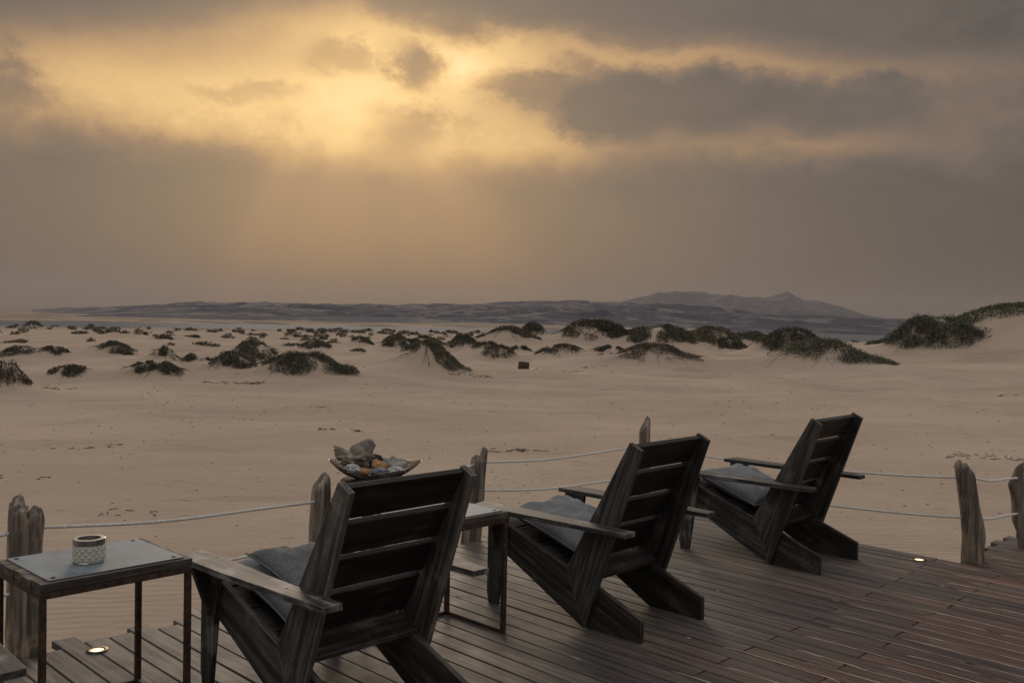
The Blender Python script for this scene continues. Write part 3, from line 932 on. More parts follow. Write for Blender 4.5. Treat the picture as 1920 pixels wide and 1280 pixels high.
for i, (x, y, hd, lab) in enumerate(CH):
    o = chair if i == 0 else copy_tree(chair)
    mw = Matrix.Translation((x, y, 0)) @ Matrix.Rotation(R(hd), 4, 'Z')
    o.matrix_world = mw
    tag(o, lab, 'chair', 'row of dark lounge chairs')
    for ch in o.children:          # each chair gets its own brightness, its slats another
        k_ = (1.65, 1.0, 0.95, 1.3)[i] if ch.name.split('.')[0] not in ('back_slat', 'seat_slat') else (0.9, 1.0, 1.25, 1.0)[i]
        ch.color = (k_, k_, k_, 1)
    CM.append(mw)

# pillows
PI = math.pi
def pillow_mesh(seed, sx, sy, th, flop=0.0):
    n = 34
    g_ = np.linspace(-1, 1, n)
    U, Vv = np.meshgrid(g_, g_, indexing='ij')
    ed = (1 - np.abs(U) ** 3.2) * (1 - np.abs(Vv) ** 3.2)
    hgt_ = th * np.clip(ed, 0, 1) ** 0.52
    pin = 1 - 0.085 * (1 - np.abs(Vv) ** 2) * np.abs(U) ** 2
    pin2 = 1 - 0.085 * (1 - np.abs(U) ** 2) * np.abs(Vv) ** 2
    X, Y = U * sx * pin, Vv * sy * pin2
    wr_ = fbm(U * 2.2 + seed * 3.1, Vv * 2.2 + seed, 4) * 0.034 * np.clip(ed, 0, 1) ** 0.3
    rad_ = np.sin(np.arctan2(Vv, U) * 11 + seed) * 0.004 * (np.hypot(U, Vv)) ** 2 * np.clip(ed, 0, 1) ** 0.2
    bend = flop * (U ** 2) - 0.02 * Vv ** 2 * 0
    top = hgt_ * 0.62 + wr_ + rad_ + bend
    bot = -hgt_ * 0.38 + bend + wr_ * 0.3
    V = np.concatenate([np.stack([X, Y, top], -1).reshape(-1, 3), np.stack([X, Y, bot], -1).reshape(-1, 3)])
    ii = np.arange(n * n).reshape(n, n)
    qt = np.stack([ii[:-1, :-1], ii[1:, :-1], ii[1:, 1:], ii[:-1, 1:]], -1).reshape(-1, 4)
    qb = qt[:, ::-1] + n * n
    me = fast_mesh('pillow', V, np.concatenate([qt, qb]), True)
    bm = bmesh.new(); bm.from_mesh(me)
    bmesh.ops.remove_doubles(bm, verts=bm.verts, dist=1e-4)
    bm.to_mesh(me); bm.free()
    return me
def pillow(ci, loc, rx, rz, size, th, material, lab, seed, ry=0.0, flop=0.0):
    o = link('pillow', pillow_mesh(seed, size[0], size[1], th, flop), material)
    o.matrix_world = CM[ci] @ Matrix.Translation(loc) @ Matrix.Rotation(R(rx), 4, 'X') @ Matrix.Rotation(R(ry), 4, 'Y') @ Matrix.Rotation(R(rz), 4, 'Z')
    n = 34
    g_ = np.linspace(-1, 1, n)
    ed_ = [(u_, -1) for u_ in g_[:-1]] + [(1, v_) for v_ in g_[:-1]] + [(u_, 1) for u_ in g_[::-1][:-1]] + [(-1, v_) for v_ in g_[::-1][:-1]]
    ctr = np.array([(u_ * size[0] * (1 - 0.085 * (1 - v_ ** 2) * u_ ** 2), v_ * size[1] * (1 - 0.085 * (1 - u_ ** 2) * v_ ** 2), flop * u_ ** 2) for u_, v_ in ed_])
    tn = np.roll(ctr, -1, 0) - np.roll(ctr, 1, 0); tn /= np.linalg.norm(tn, axis=1)[:, None]
    sd1 = np.cross(tn, [0, 0, 1.0])
    rg_ = np.stack([ctr + 0.0042 * (sd1 * math.cos(a) + np.array([0, 0, 1.0]) * math.sin(a)) for a in np.linspace(0, 2 * PI, 7)[:-1]], 1)
    N_ = len(ctr); ii = np.arange(N_ * 6).reshape(N_, 6)
    qq = np.stack([ii, np.roll(ii, -1, 1), np.roll(np.roll(ii, -1, 1), -1, 0), np.roll(ii, -1, 0)], -1).reshape(-1, 4)
    link('piping', fast_mesh('piping', rg_.reshape(-1, 3), qq, True), material, o)
    return tag(o, lab, 'pillow', 'grey pillows on the lounge chairs')
pillow(1, (0.0, 0.345, 0.425), 17, 3, (0.255, 0.250), 0.135, 'cloth_light', 'plump grey pillow on the seat of the middle lounge chair', 2.0)
pillow(2, (0.0, 0.345, 0.425), 17, -4, (0.260, 0.250), 0.145, 'cloth_light', 'plump grey pillow on the seat of the chair nearest the corner post', 3.3)
pillow(0, (0.0, 0.345, 0.412), 17, 2, (0.262, 0.255), 0.135, 'cloth_light', 'pale grey pillow lying flat on the slatted seat under another pillow', 4.1)
pillow(0, (0.0, 0.292, 0.470), 18, 6, (0.215, 0.205), 0.090, 'cloth', 'darker grey pillow propped against the chair back', 5.7, ry=7)
pillow(3, (0.0, 0.345, 0.415), 17, 0, (0.255, 0.250), 0.15, 'cloth', 'grey pillow on the chair by the jar table', 6.2)

# ------------------------------------------------------------------ steel tables with zinc tops
def make_table(cx, cy_, hd, lab, L=0.557, D=0.44, Ht=0.600):
    root = empty('side_table', Matrix.Translation((cx, cy_, 0)) @ Matrix.Rotation(hd, 4, 'Z'), lab, 'table', 'steel framed side tables')
    # local X = along the long side (deck across), local Y = towards the rope
    q_ = 0.011
    zt = Ht - 0.036
    hx, hy = L / 2 - 0.012, D / 2 - 0.012
    for sx in (-1, 1):
        for sy in (-1, 1):
            box_obj('table_leg', (sx * hx - q_, sy * hy - q_, 0), (sx * hx + q_, sy * hy + q_, zt - 0.0225), 'steel', root)
        box_obj('floor_rail', (sx * hx - q_, -hy + q_, 0.0), (sx * hx + q_, hy - q_, 0.018), 'steel', root)
        box_obj('top_rail', (sx * hx - q_, -hy - q_, zt - 0.022), (sx * hx + q_, hy + q_, zt), 'steel', root)
    for sy in (-1, 1):
        box_obj('top_rail', (-hx + q_, sy * hy - q_, zt - 0.022), (hx - q_, sy * hy + q_, zt - 0.0005), 'steel', root)
    box_obj('floor_rail', (-hx + q_, hy - q_, 0.0), (hx - q_, hy + q_, 0.0175), 'steel', root)
    n = 5
    for i in range(n):
        y0 = -D / 2 + D * i / n
        j = rnd.uniform(-0.006, 0.006)
        box_obj('top_plank', (-L / 2 + j, y0 + 0.0012, zt + 0.0006), (L / 2 + rnd.uniform(-0.005, 0.005), y0 + D / n - 0.0012, Ht - 0.0035 + rnd.uniform(-0.001, 0.0005)), 'tablewood', root, 0.003)
    pl = box_obj('zinc_plate', (-L / 2 + 0.035, -D / 2 + 0.022, Ht - 0.0028), (L / 2 - 0.022, D / 2 - 0.012, Ht + 0.0005), 'zinc', root, 0.0006)
    for sx in (-1, 1):
        for sy in (-1, 1):
            o = lathe('bolt', [(0, 0.0028), (0.006, 0.0026), (0.0088, 0.001), (0.0088, -0.002)], 16, 'bolt', pl)
            o.location = (sx * (L / 2 - 0.056) , sy * (D / 2 - 0.045), 0.00175)
    return root
TD = R(45.4)
t1 = make_table(-1.5565, 3.632, R(46.0), 'rusty steel table with zinc top carrying the glass jar')
t2 = make_table(-0.352, 4.637, R(45.0), 'rusty steel table with bare zinc top behind the two-pillow chair')

# candle jar
jar = empty('candle_jar', Matrix.Translation((-1.559, 3.585, 0.6008)), 'quilted pale glass candle jar with chrome rim', 'jar')
n, mrows = 72, 30
V, Fc = [], []
rj, hj = 0.0545, 0.068
for k in range(mrows + 1):
    z = hj * k / mrows
    for i in range(n):
        a = 2 * math.pi * i / n
        f1 = (i / n * 14 + z / 0.0245) % 1.0; f2 = (i / n * 14 - z / 0.0245) % 1.0
        d = min(abs(f1 - 0.5) * 2, 1); e_ = min(abs(f2 - 0.5) * 2, 1)
        bmp = 0.006 * (1 - max(d, e_)) * min(1, max(0, (z - 0.010) / 0.004)) * min(1, max(0, (hj - 0.006 - z) / 0.004))
        rr_ = rj + bmp - (0.004 * max(0, 1 - z / 0.006) ** 2)
        V.append((rr_ * math.cos(a), rr_ * math.sin(a), z))
for k in range(mrows):
    for i in range(n):
        j = (i + 1) % n
        Fc.append((k * n + i, k * n + j, (k + 1) * n + j, (k + 1) * n + i))
Fc.append(tuple(range(n - 1, -1, -1)))
b0 = len(V)
for z, rr_ in ((hj, rj - 0.004), (0.006, rj - 0.004)):
    for i in range(n):
        a = 2 * math.pi * i / n
        V.append((rr_ * math.cos(a), rr_ * math.sin(a), z))
for i in range(n):
    j = (i + 1) % n
    Fc.append((mrows * n + i, mrows * n + j, b0 + j, b0 + i))
    Fc.append((b0 + i, b0 + j, b0 + n + j, b0 + n + i))
Fc.append(tuple(range(b0 + n, b0 + 2 * n)))
link('glass_body', mesh_np('glass_body', V, Fc), 'glass', jar)
lathe('rim', [(0.040, 0.066), (0.040, 0.087), (0.041, 0.0885), (0.0545, 0.0885), (0.0565, 0.087), (0.0565, 0.0672), (0.052, 0.066)], 72, 'chrome', jar, False, True)
wx = lathe('candle', [(0, 0.0075), (0.0492, 0.0075), (0.0492, 0.056), (0.02, 0.0545), (0, 0.054)], 40, 'wax', jar)
wk = lathe('wick', [(0, 0.074), (0.0012, 0.073), (0.0014, 0.05)], 8, 'soot', jar)

# ------------------------------------------------------------------ pedestal, wire bowl and beach finds
BX, BY, BZ = -0.765, 5.498, 0.60
ped = empty('pedestal_table', Matrix.Translation((BX, BY, 0)), 'small round wooden pedestal table under the wire bowl', 'table')
lathe('table_top', [(0, 0.599), (0.186, 0.599), (0.192, 0.594), (0.192, 0.575), (0.186, 0.570), (0, 0.570)], 56, 'stump', ped)
lathe('column', [(0.05, 0.57), (0.032, 0.52), (0.030, 0.15), (0.05, 0.05), (0.05, 0.03)], 24, 'stump', ped)
lathe('foot', [(0, 0.03), (0.12, 0.03), (0.15, 0.015), (0.15, 0.0), (0, 0)], 40, 'stump', ped)
bowl = empty('wire_bowl', Matrix.Translation((BX, BY, BZ)) @ Matrix.Rotation(R(6), 4, 'Z'), 'shallow fluted bowl of dark copper wire mesh filled with shells', 'bowl')
bm = bmesh.new()
nr_, na_ = 12, 72
ring = []
for k in range(nr_ + 1):
    s_ = k / nr_
    row_ = []
    for i in range(na_):
        a = 2 * math.pi * (i + 0.5 * (k % 2)) / na_
        flute = 1 + 0.045 * math.cos(a * 6 + 0.6) * s_ ** 2
        rr_ = (0.05 + 0.185 * s_ ** 0.85) * flute * (1 + 0.07 * math.cos(2 * a) * s_)
        z = 0.003 + 0.098 * s_ ** 1.9 * (0.78 + 0.20 * math.cos(2 * a) + 0.07 * math.cos(6 * a + 0.6))
        row_.append(bm.verts.new((rr_ * math.cos(a), rr_ * math.sin(a), z)))
    ring.append(row_)
for k in range(nr_):
    for i in range(na_):
        j = (i + 1) % na_
        if k % 2 == 0:
            bm.faces.new((ring[k][i], ring[k][j], ring[k + 1][i])); bm.faces.new((ring[k][j], ring[k + 1][j], ring[k + 1][i]))
        else:
            bm.faces.new((ring[k][i], ring[k + 1][j], ring[k + 1][i])); bm.faces.new((ring[k][i], ring[k][j], ring[k + 1][j]))
# join triangle pairs into rhombic links
bmesh.ops.join_triangles(bm, faces=bm.faces[:], cmp_seam=False, cmp_sharp=False, cmp_uvs=False, cmp_vcols=False, cmp_materials=False, angle_face_threshold=3.14, angle_shape_threshold=3.14)
bmesh.ops.wireframe(bm, faces=bm.faces[:], thickness=0.0046, offset=0, use_replace=True, use_boundary=True, use_even_offset=False)
link('wire_mesh', bm_mesh('wire_mesh', bm), 'wire', bowl)
lathe('base_ring', [(0.05, 0.0), (0.125, 0.0), (0.128, 0.002), (0.125, 0.005), (0.05, 0.005)], 48, 'wire', bowl, True, True)

def lump(name, loc, rad_, scale, material, lab, cat, seed, rough=0.25, lobes=(), rot=(0, 0, 0), facet=False, sub=3):
    bm = bmesh.new()
    bmesh.ops.create_icosphere(bm, subdivisions=sub + 1, radius=1.0)
    P_ = np.array([v.co[:] for v in bm.verts])
    nx = fbm(P_[:, 0] * 1.6 + seed, P_[:, 1] * 1.6 + P_[:, 2] * 1.3 + seed * 2, 4) + fbm(P_[:, 2] * 2 + seed * 3, P_[:, 0] * 2 - P_[:, 1], 4)
    f_ = 1 + rough * nx + 0.45 * rough * fbm(P_[:, 0] * 6 + seed, P_[:, 1] * 6 + P_[:, 2] * 7, 3)
    for (lx, ly, lz, amp_, sharp) in lobes:
        l_ = np.array([lx, ly, lz]); l_ = l_ / np.linalg.norm(l_)
        f_ = f_ + amp_ * np.exp(-sharp * (1 - P_ @ l_))
    P_ = P_ * f_[:, None]
    if facet:
        P_ = np.round(P_ * 2.4) / 2.4 * 0.6 + P_ * 0.4
    for v, p_ in zip(bm.verts, P_): v.co = Vector(p_) * rad_
    me = bm_mesh(name, bm, 0, not facet)
    o = link(name, me, material)
    mw = Matrix.Translation((BX + loc[0], BY + loc[1], BZ + loc[2]))
    for ax_, an in zip('XYZ', rot): mw = mw @ Matrix.Rotation(R(an), 4, ax_)
    o.matrix_world = mw @ Matrix.Diagonal((*scale, 1))
    return tag(o, lab, cat)
lump('bone', (-0.120, 0.02, 0.105), 0.066, (1.25, 0.8, 0.8), 'bone', 'knobbly grey horned bone sticking up out of the wire bowl', 'bone', 1.0, 0.55,
     [(0.10, 0, 1, 0.95, 16), (0.45, 0, 0.9, 0.95, 18), (-0.80, 0, 0.62, 1.0, 26), (0.95, 0, -0.05, 0.5, 12)], (0, 8, 0), sub=4)
lump('stone', (-0.108, -0.105, 0.062), 0.040, (1.1, 0.9, 0.85), 'stone_w', 'speckled white stone under the horned bone in the bowl', 'stone', 2.0, 0.25)
lump('slate', (-0.005, 0.03, 0.085), 0.050, (1.05, 0.45, 0.8), 'stone_d', 'dark pointed slate shard in the middle of the bowl', 'stone', 3.0, 0.2, [(0.1, 0, 1, 0.35, 10)], (0, 14, 5), True, 2)
lump('shell', (-0.045, -0.110, 0.058), 0.024, (1.15, 1, 0.9), 'shell_o', 'small tan shell wedged beside the white speckled stone', 'shell', 4.0, 0.15)
lump('shell', (0.030, -0.035, 0.078), 0.036, (1.2, 0.9, 0.9), 'shell_o', 'orange and cream ribbed shell before the dark shard', 'shell', 5.0, 0.22, [(-0.6, 0, 0.7, 0.3, 10)])
lump('shell', (0.110, 0.00, 0.078), 0.045, (1.35, 0.8, 0.7), 'shell_g', 'spiky grey shell with tall points in the wire bowl', 'shell', 6.0, 0.2,
     [(-0.75, 0, 0.9, 0.9, 40), (-0.15, 0, 1, 0.95, 45), (0.4, 0, 0.9, 0.55, 45), (0.85, 0.1, 0.6, 0.35, 40)], (0, 4, 0))
lump('stone', (0.040, -0.105, 0.058), 0.034, (1.2, 0.9, 0.75), 'stone_b', 'smooth blue grey stone in front of the orange shell', 'stone', 7.0, 0.12)
lump('stone', (0.125, -0.085, 0.062), 0.038, (1.25, 0.9, 0.65), 'stone_w', 'flat white stone below the spiky shell', 'stone', 8.0, 0.18)

# ------------------------------------------------------------------ driftwood posts
def post(p, ht, rad_, path, topf, lab, seed, depth=0.55, knots=(), dome=0.035):
    n, m_ = 72, 70
    pr_ = random.Random(int(seed * 31))
    cracks = [(pr_.uniform(-3.14, 3.14), pr_.uniform(0.0, ht), pr_.uniform(0.08, 0.35), pr_.uniform(0.05, 0.13), pr_.uniform(0.045, 0.09), pr_.uniform(-1.0, 1.0)) for _ in range(20)]
    V, Fc = [], []
    S_, I_ = np.meshgrid(np.arange(m_ + 1) / m_, np.arange(n), indexing='ij')
    s_ = S_.ravel(); a = 2 * math.pi * I_.ravel() / n
    ca, sa_ = np.cos(a), np.sin(a)
    tz = ht + np.array([topf(v_) for v_ in a])
    z = -depth + (tz + depth) * s_
    zz = np.clip(z / ht, 0, 1.2)
    pz_ = [q_[0] for q_ in path]
    cx_ = np.interp(zz, pz_, [q_[1] for q_ in path]); cy2 = np.interp(zz, pz_, [q_[2] for q_ in path])
    rr_ = rad_ * np.interp(zz, pz_, [q_[3] for q_ in path])
    nz = fbm(ca * 1.3 + seed * 5 + z * 1.5, sa_ * 1.3 + z * 1.9 + seed, 4)
    fl = fbm(ca * 3.0 + seed, sa_ * 3.0 + z * 1.1 + seed * 3, 3)
    fl2 = fbm(ca * 9.0 + seed * 7, sa_ * 9.0 + z * 4.0 + seed, 3)
    rr_ = rr_ * (1 + 0.22 * nz + 0.10 * fl + 0.11 * fl2)
    for (ca_, cz_, cl_, cd_, cw_, dr_) in cracks:
        da = (a - ca_ - dr_ * (z - cz_) + math.pi) % (2 * math.pi) - math.pi
        rr_ = rr_ * (1 - cd_ * np.exp(-(da / cw_) ** 2) * np.exp(-((z - cz_) / cl_) ** 4))
    for (ka, kz, kr, kw) in knots:
        da = (a - ka + math.pi) % (2 * math.pi) - math.pi
        rr_ = rr_ + kr * np.exp(-(da / kw) ** 2 - ((z - kz) / (kw * 0.16)) ** 2)
    rr_ = np.where(s_ > 1 - dome, rr_ * np.sqrt(np.maximum(0.0, 1 - 0.75 * ((s_ - 1 + dome) / dome) ** 2)), rr_)
    V = [tuple(v_) for v_ in np.stack([cx_ + rr_ * ca, cy2 + rr_ * sa_, z], 1)]
    for k in range(m_):
        for i in range(n):
            j = (i + 1) % n
            Fc.append((k * n + i, k * n + j, (k + 1) * n + j, (k + 1) * n + i))
    # inner top: two shrinking rings
    base_i = m_ * n
    prev = base_i
    top_pts = V[base_i:base_i + n]
    cxm = sum(p_[0] for p_ in top_pts) / n; cym = sum(p_[1] for p_ in top_pts) / n
    for f_, dzz in ((0.68, -0.004), (0.3, -0.012)):
        st = len(V)
        zm = sum(p_[2] for p_ in top_pts) / n
        for p_ in top_pts:
            V.append((cxm + (p_[0] - cxm) * f_, cym + (p_[1] - cym) * f_, zm + (p_[2] - zm) * (0.85 if f_ > 0.5 else 0.3) + dzz + rnd.uniform(-0.006, 0.006)))
        for i in range(n):
            j = (i + 1) % n
            Fc.append((prev + i, prev + j, st + j, st + i))
        prev = st
    V.append((cxm, cym, sum(p_[2] for p_ in top_pts) / n - 0.015))
    for i in range(n): Fc.append((prev + i, prev + (i + 1) % n, len(V) - 1))
    # grain of the driftwood material runs along local X: lay the mesh along X
    V2 = [(z, x, y) for (x, y, z) in V]
    o = link('driftwood_post', mesh_np('driftwood_post', V2, Fc, True), 'drift')
    o.matrix_world = Matrix.Translation((p[0], p[1], 0)) @ Matrix(((0, 1, 0, 0), (0, 0, 1, 0), (1, 0, 0, 0), (0, 0, 0, 1)))
    return tag(o, lab, 'post', 'driftwood posts along the deck edge')
def pk(a, a0, wdt): 
    d = (a - a0 + math.pi) % (2 * math.pi) - math.pi
    return math.exp(-(d / wdt) ** 2)
PI = math.pi
straight = [(0, 0, 0, 1.0), (1, 0, 0, 0.9)]
POSTS = [
 ((-2.152, 4.289), 0.61, 0.070, [(0, 0.01, 0, 1.15), (0.15, 0, 0, 1.1), (0.6, 0.0, 0, 1.0), (1.0, 0.012, 0, 0.98), (1.2, 0.012, 0, 0.92)],
  lambda a: 0.075 * pk(a, PI * 1.0, 1.1) + 0.03 * pk(a, -PI * 0.5, 0.6) + 0.02 * pk(a, PI * 1.05, 0.4) + 0.045 * pk(a, -0.1, 0.45) + 0.010 * math.sin(a * 7) + 0.008 * math.sin(a * 13),
  'thick grey driftwood post with a broken jagged top, behind the jar table', 1.0),
 ((-1.085, 5.590), 0.585, 0.053, [(0, -0.01, 0, 1.0), (0.5, -0.012, 0, 0.98), (0.85, 0, 0, 1.0), (1.1, 0.0, 0, 0.8)],
  lambda a: 0.03 * math.cos(a - 0.9), 'rounded driftwood post beside the wire bowl', 2.0),
 ((-0.217, 6.610), 0.575, 0.058, [(0, -0.035, 0, 1.15), (0.3, -0.02, 0, 1.05), (0.8, 0.0, 0, 0.95), (1.1, 0.01, 0, 0.9)],
  lambda a: 0.075 * pk(a, 0.1, 0.5) - 0.012 * math.sin(a * 5), 'driftwood post with a hooked tip, behind the bare zinc table', 3.0),
 ((1.141, 8.190), 0.66, 0.052, straight, lambda a: 0.055 * math.cos(a - 0.3),
  'slim driftwood post with a slanted top at the far deck corner', 4.0),
 ((3.010, 6.300), 0.635, 0.060, [(0, 0.03, 0, 1.12), (0.3, 0.02, 0, 1.0), (0.6, -0.005, 0, 0.92), (1.0, -0.045, 0, 0.92), (1.2, -0.05, 0, 0.85)],
  lambda a: -0.02 * math.cos(a) + 0.012 * math.sin(3 * a), 'thick brown driftwood post with a side swelling near its foot', 5.0),
 ((3.560, 6.700), 0.585, 0.056, [(0, 0.05, 0, 1.1), (0.25, 0.03, 0, 1.0), (0.55, -0.01, 0, 0.95), (0.75, -0.02, 0, 1.05), (1.1, 0.02, 0, 0.8)],
  lambda a: 0.02 * math.sin(2 * a), 'bent grey driftwood post beside the thick brown post', 6.0),
 ((-3.25, 3.02), 0.62, 0.065, straight, lambda a: 0.02 * math.sin(a), 'driftwood post beyond the jagged post', 7.0),
 ((4.90, 7.55), 0.60, 0.062, straight, lambda a: 0.03 * math.cos(a), 'driftwood post beyond the bent grey post', 8.0),
]
for i, (p, ht, rd_, path, tf, lab, sd_) in enumerate(POSTS):
    kn = ()
    if i == 4: kn = ((0.1, 0.19, 0.026, 0.75), (0.0, 0.30, 0.008, 0.5), (-0.9, 0.03, 0.012, 0.4))
    if i == 5: kn = ((PI, 0.44, 0.018, 0.4), (PI * 0.9, 0.20, 0.02, 0.5))
    if i == 0: kn = ((-0.8, 0.02, 0.018, 0.4),)
    post(p, ht, rd_, path, tf, lab, sd_, knots=kn, dome={0: 0.012, 1: 0.05, 4: 0.045, 2: 0.02}.get(i, 0.03))

# ------------------------------------------------------------------ ropes
def rope(pts, sag, lab, rad_=0.0086):
    c = []
    for (a, b_), sg in zip(zip(pts[:-1], pts[1:]), sag):
        a, b_ = np.array(a), np.array(b_)
        n = int(np.linalg.norm(b_ - a) / 0.0085)
        for i in range(n):
            s_ = i / n
            p = a + (b_ - a) * s_
            p[2] -= sg * 4 * s_ * (1 - s_) - 0.004 * math.sin(s_ * 9 + sg * 50)
            c.append(p)
    c = np.array(c)
    tan = np.gradient(c, axis=0); tan /= np.linalg.norm(tan, axis=1)[:, None]
    up = np.array([0, 0, 1.0])
    s1 = np.cross(tan, up); s1 /= np.linalg.norm(s1, axis=1)[:, None]
    s2 = np.cross(s1, tan)
    L = np.arange(len(c)) * 0.0085
    V, Q = [], []
    k = 6
    rs = rad_ * 0.56
    for st in range(3):
        ph = 2 * PI * L / 0.048 + st * 2 * PI / 3
        ctr = c + (s1 * np.cos(ph)[:, None] + s2 * np.sin(ph)[:, None]) * (rad_ - rs)
        off = sum(len(v) for v in V)
        ringv = []
        for j in range(k):
            a = 2 * PI * j / k
            ringv.append(ctr + (s1 * math.cos(a) + s2 * math.sin(a)) * rs)
        V.append(np.stack(ringv, 1).reshape(-1, 3))
        ii = np.arange(len(c) * k).reshape(len(c), k) + off
        Q.append(np.stack([ii[:-1], np.roll(ii, -1, 1)[:-1], np.roll(ii, -1, 1)[1:], ii[1:]], -1).reshape(-1, 4))
    o = link('rope', fast_mesh('rope', np.concatenate(V), np.concatenate(Q), True), 'rope')
    return tag(o, lab, 'rope')
PX = [(-3.25, 3.02), (-2.152, 4.289), (-1.085, 5.590), (-0.217, 6.610), (1.141, 8.190), (2.985, 6.300), (3.555, 6.700), (4.90, 7.55)]
rope([(x, y, z) for (x, y), z in zip(PX, (0.50, 0.553, 0.452, 0.530, 0.470, 0.548, 0.492, 0.50))], (0.03, 0.025, 0.03, 0.03, 0.055, 0.02, 0.02),
     'upper white twisted rope strung between the driftwood posts')
rope([(x, y, z) for (x, y), z in zip(PX, (0.24, 0.28, 0.22, 0.335, 0.21, 0.285, 0.245, 0.25))], (0.02, 0.03, 0.03, 0.03, 0.05, 0.02, 0.02),
     'lower white twisted rope near the deck boards')

# ------------------------------------------------------------------ shrubs
def leaves(P_, N_, size, seed):
    """diamond leaves scattered at points"""
    g_ = np.random.default_rng(seed)
    n = len(P_)
    d = g_.normal(size=(n, 3)) * 0.75 + N_ * 0.75
    d /= np.linalg.norm(d, axis=1)[:, None] + 1e-9
    r3 = g_.normal(size=(n, 3))
    s1 = np.cross(d, r3); s1 /= np.linalg.norm(s1, axis=1)[:, None] + 1e-9
    ln = size * g_.uniform(0.6, 1.4, n)[:, None]
    wd = ln * g_.uniform(0.28, 0.5, n)[:, None]
    bend = np.cross(s1, d) * ln * 0.12
    V = np.stack([P_, P_ + d * ln * 0.5 + s1 * wd * 0.5 + bend, P_ + d * ln, P_ + d * ln * 0.5 - s1 * wd * 0.5 + bend], 1).reshape(-1, 3)
    return V, np.arange(n * 4).reshape(n, 4)
def shrub_points(x0, y0, hw, hh, n, seed, cover=1.0, lean=0.0):
    g_ = np.random.default_rng(seed)
    # clumps first, then leaves around them
    nc_ = max(14, int(34 * cover * max(1, hw)))
    out, nrm_ = [], []
    ang = g_.uniform(0, 2 * PI, nc_); rr_ = np.sqrt(g_.random(nc_)) * 1.0
    cxs = x0 + lean * hw * 0.25 + hw * rr_ * np.cos(ang); cys = y0 + hw * 0.5 + 0.8 * hw * rr_ * np.sin(ang)
    keep = fbm(cxs / hw * 1.4 + seed, cys / hw * 1.4, 2) > (-0.10 if seed not in (133, 135, 136) else -0.34)
    cxs, cys = cxs[keep], cys[keep]
    if len(cxs) == 0: cxs, cys = np.array([x0]), np.array([y0])
    pick = g_.integers(0, len(cxs), n)
    cr = hw * 0.20 * g_.uniform(0.7, 1.5, len(cxs))
    qa = g_.uniform(0, 2 * PI, n); qr = np.sqrt(g_.random(n)) * 1.05
    px = cxs[pick] + np.cos(qa) * qr * cr[pick]; py = cys[pick] + np.sin(qa) * qr * cr[pick] * 0.85
    dd = np.hypot(px - cxs[pick], py - cys[pick]) / cr[pick]
    gz = ground(px, py)
    hg = (0.04 + hh * 0.15 * np.exp(-dd ** 2) * (0.5 + g_.random(len(cxs))[pick])) * g_.random(n) ** 0.7
    z = gz + hg
    N_ = np.stack([(px - cxs[pick]) / cr[pick] * 0.6, (py - cys[pick]) / cr[pick] * 0.6, 0.6 * np.ones(n)], 1)
    return np.stack([px, py, z], 1), N_
def branch_mesh(pts, rad_, seed):
    """several thin bent twigs in one mesh; pts: list of polylines"""
    V, Fc = [], []
    for pl in pts:
        st = len(V)
        m_ = len(pl)
        for k, p in enumerate(pl):
            r_ = rad_ * (1 - 0.7 * k / (m_ - 1))
            for j in range(4):
                a = PI / 2 * j
                V.append((p[0] + r_ * math.cos(a), p[1] + 0.5 * r_ * math.sin(a), p[2] + r_ * math.sin(a)))
        for k in range(m_ - 1):
            for j in range(4):
                a, b_ = st + k * 4 + j, st + k * 4 + (j + 1) % 4
                Fc.append((a, b_, b_ + 4, a + 4))
        Fc.append((st, st + 3, st + 2, st + 1))
    return mesh_np('branches', V, Fc)
LABS = {
 1: 'small flat shrub alone on bare sand next to the dry grey brown shrub',
 3: 'half dry twiggy low shrub on bare sand beside the broad sprawling shrub',
 4: 'rounded dark shrub just behind the broad sprawling shrub',
 21: 'tall dark shrub at the end of the long dune ridge shrub',
 26: 'small dark shrub right beside the low twiggy mound',
 34: 'low dark shrub in the hollow at the foot of the high dune',
 0: 'dry grey brown shrub drift with twigs trailing over bare sand, apart from the other hummocks',
 2: 'broad dark shrub sprawling down a tapering sand hummock behind a dry brush patch',
 14: 'tall rounded dark shrub hummock standing behind the half buried wooden crate',
 27: 'large dark domed shrub rising alone against the grey channel, next to a second dome',
 28: 'dark domed shrub rising against the far channel, second of two domes',
 29: 'low sand mound netted with sparse dry twigs and few leaves',
 32: 'dark shrub capping a mound behind the wide green shrub with the bare sand face',
 33: 'wide greenish shrub split over a mound with a bare sand face',
 35: 'tall greenish shrub growing up the flank of the high dune',
 36: 'green shrub crowning the crest of the high dune against the sky',
 37: 'lone dark shrub far out on the flat plain before the channel',
 20: 'long dark shrub along a dune ridge with pale sand showing through it',
 19: 'brownish half dry shrub at the foot of a darker clump near the crate',
 23: 'sparse brown shrub scattered over a low mound near the crate',
}
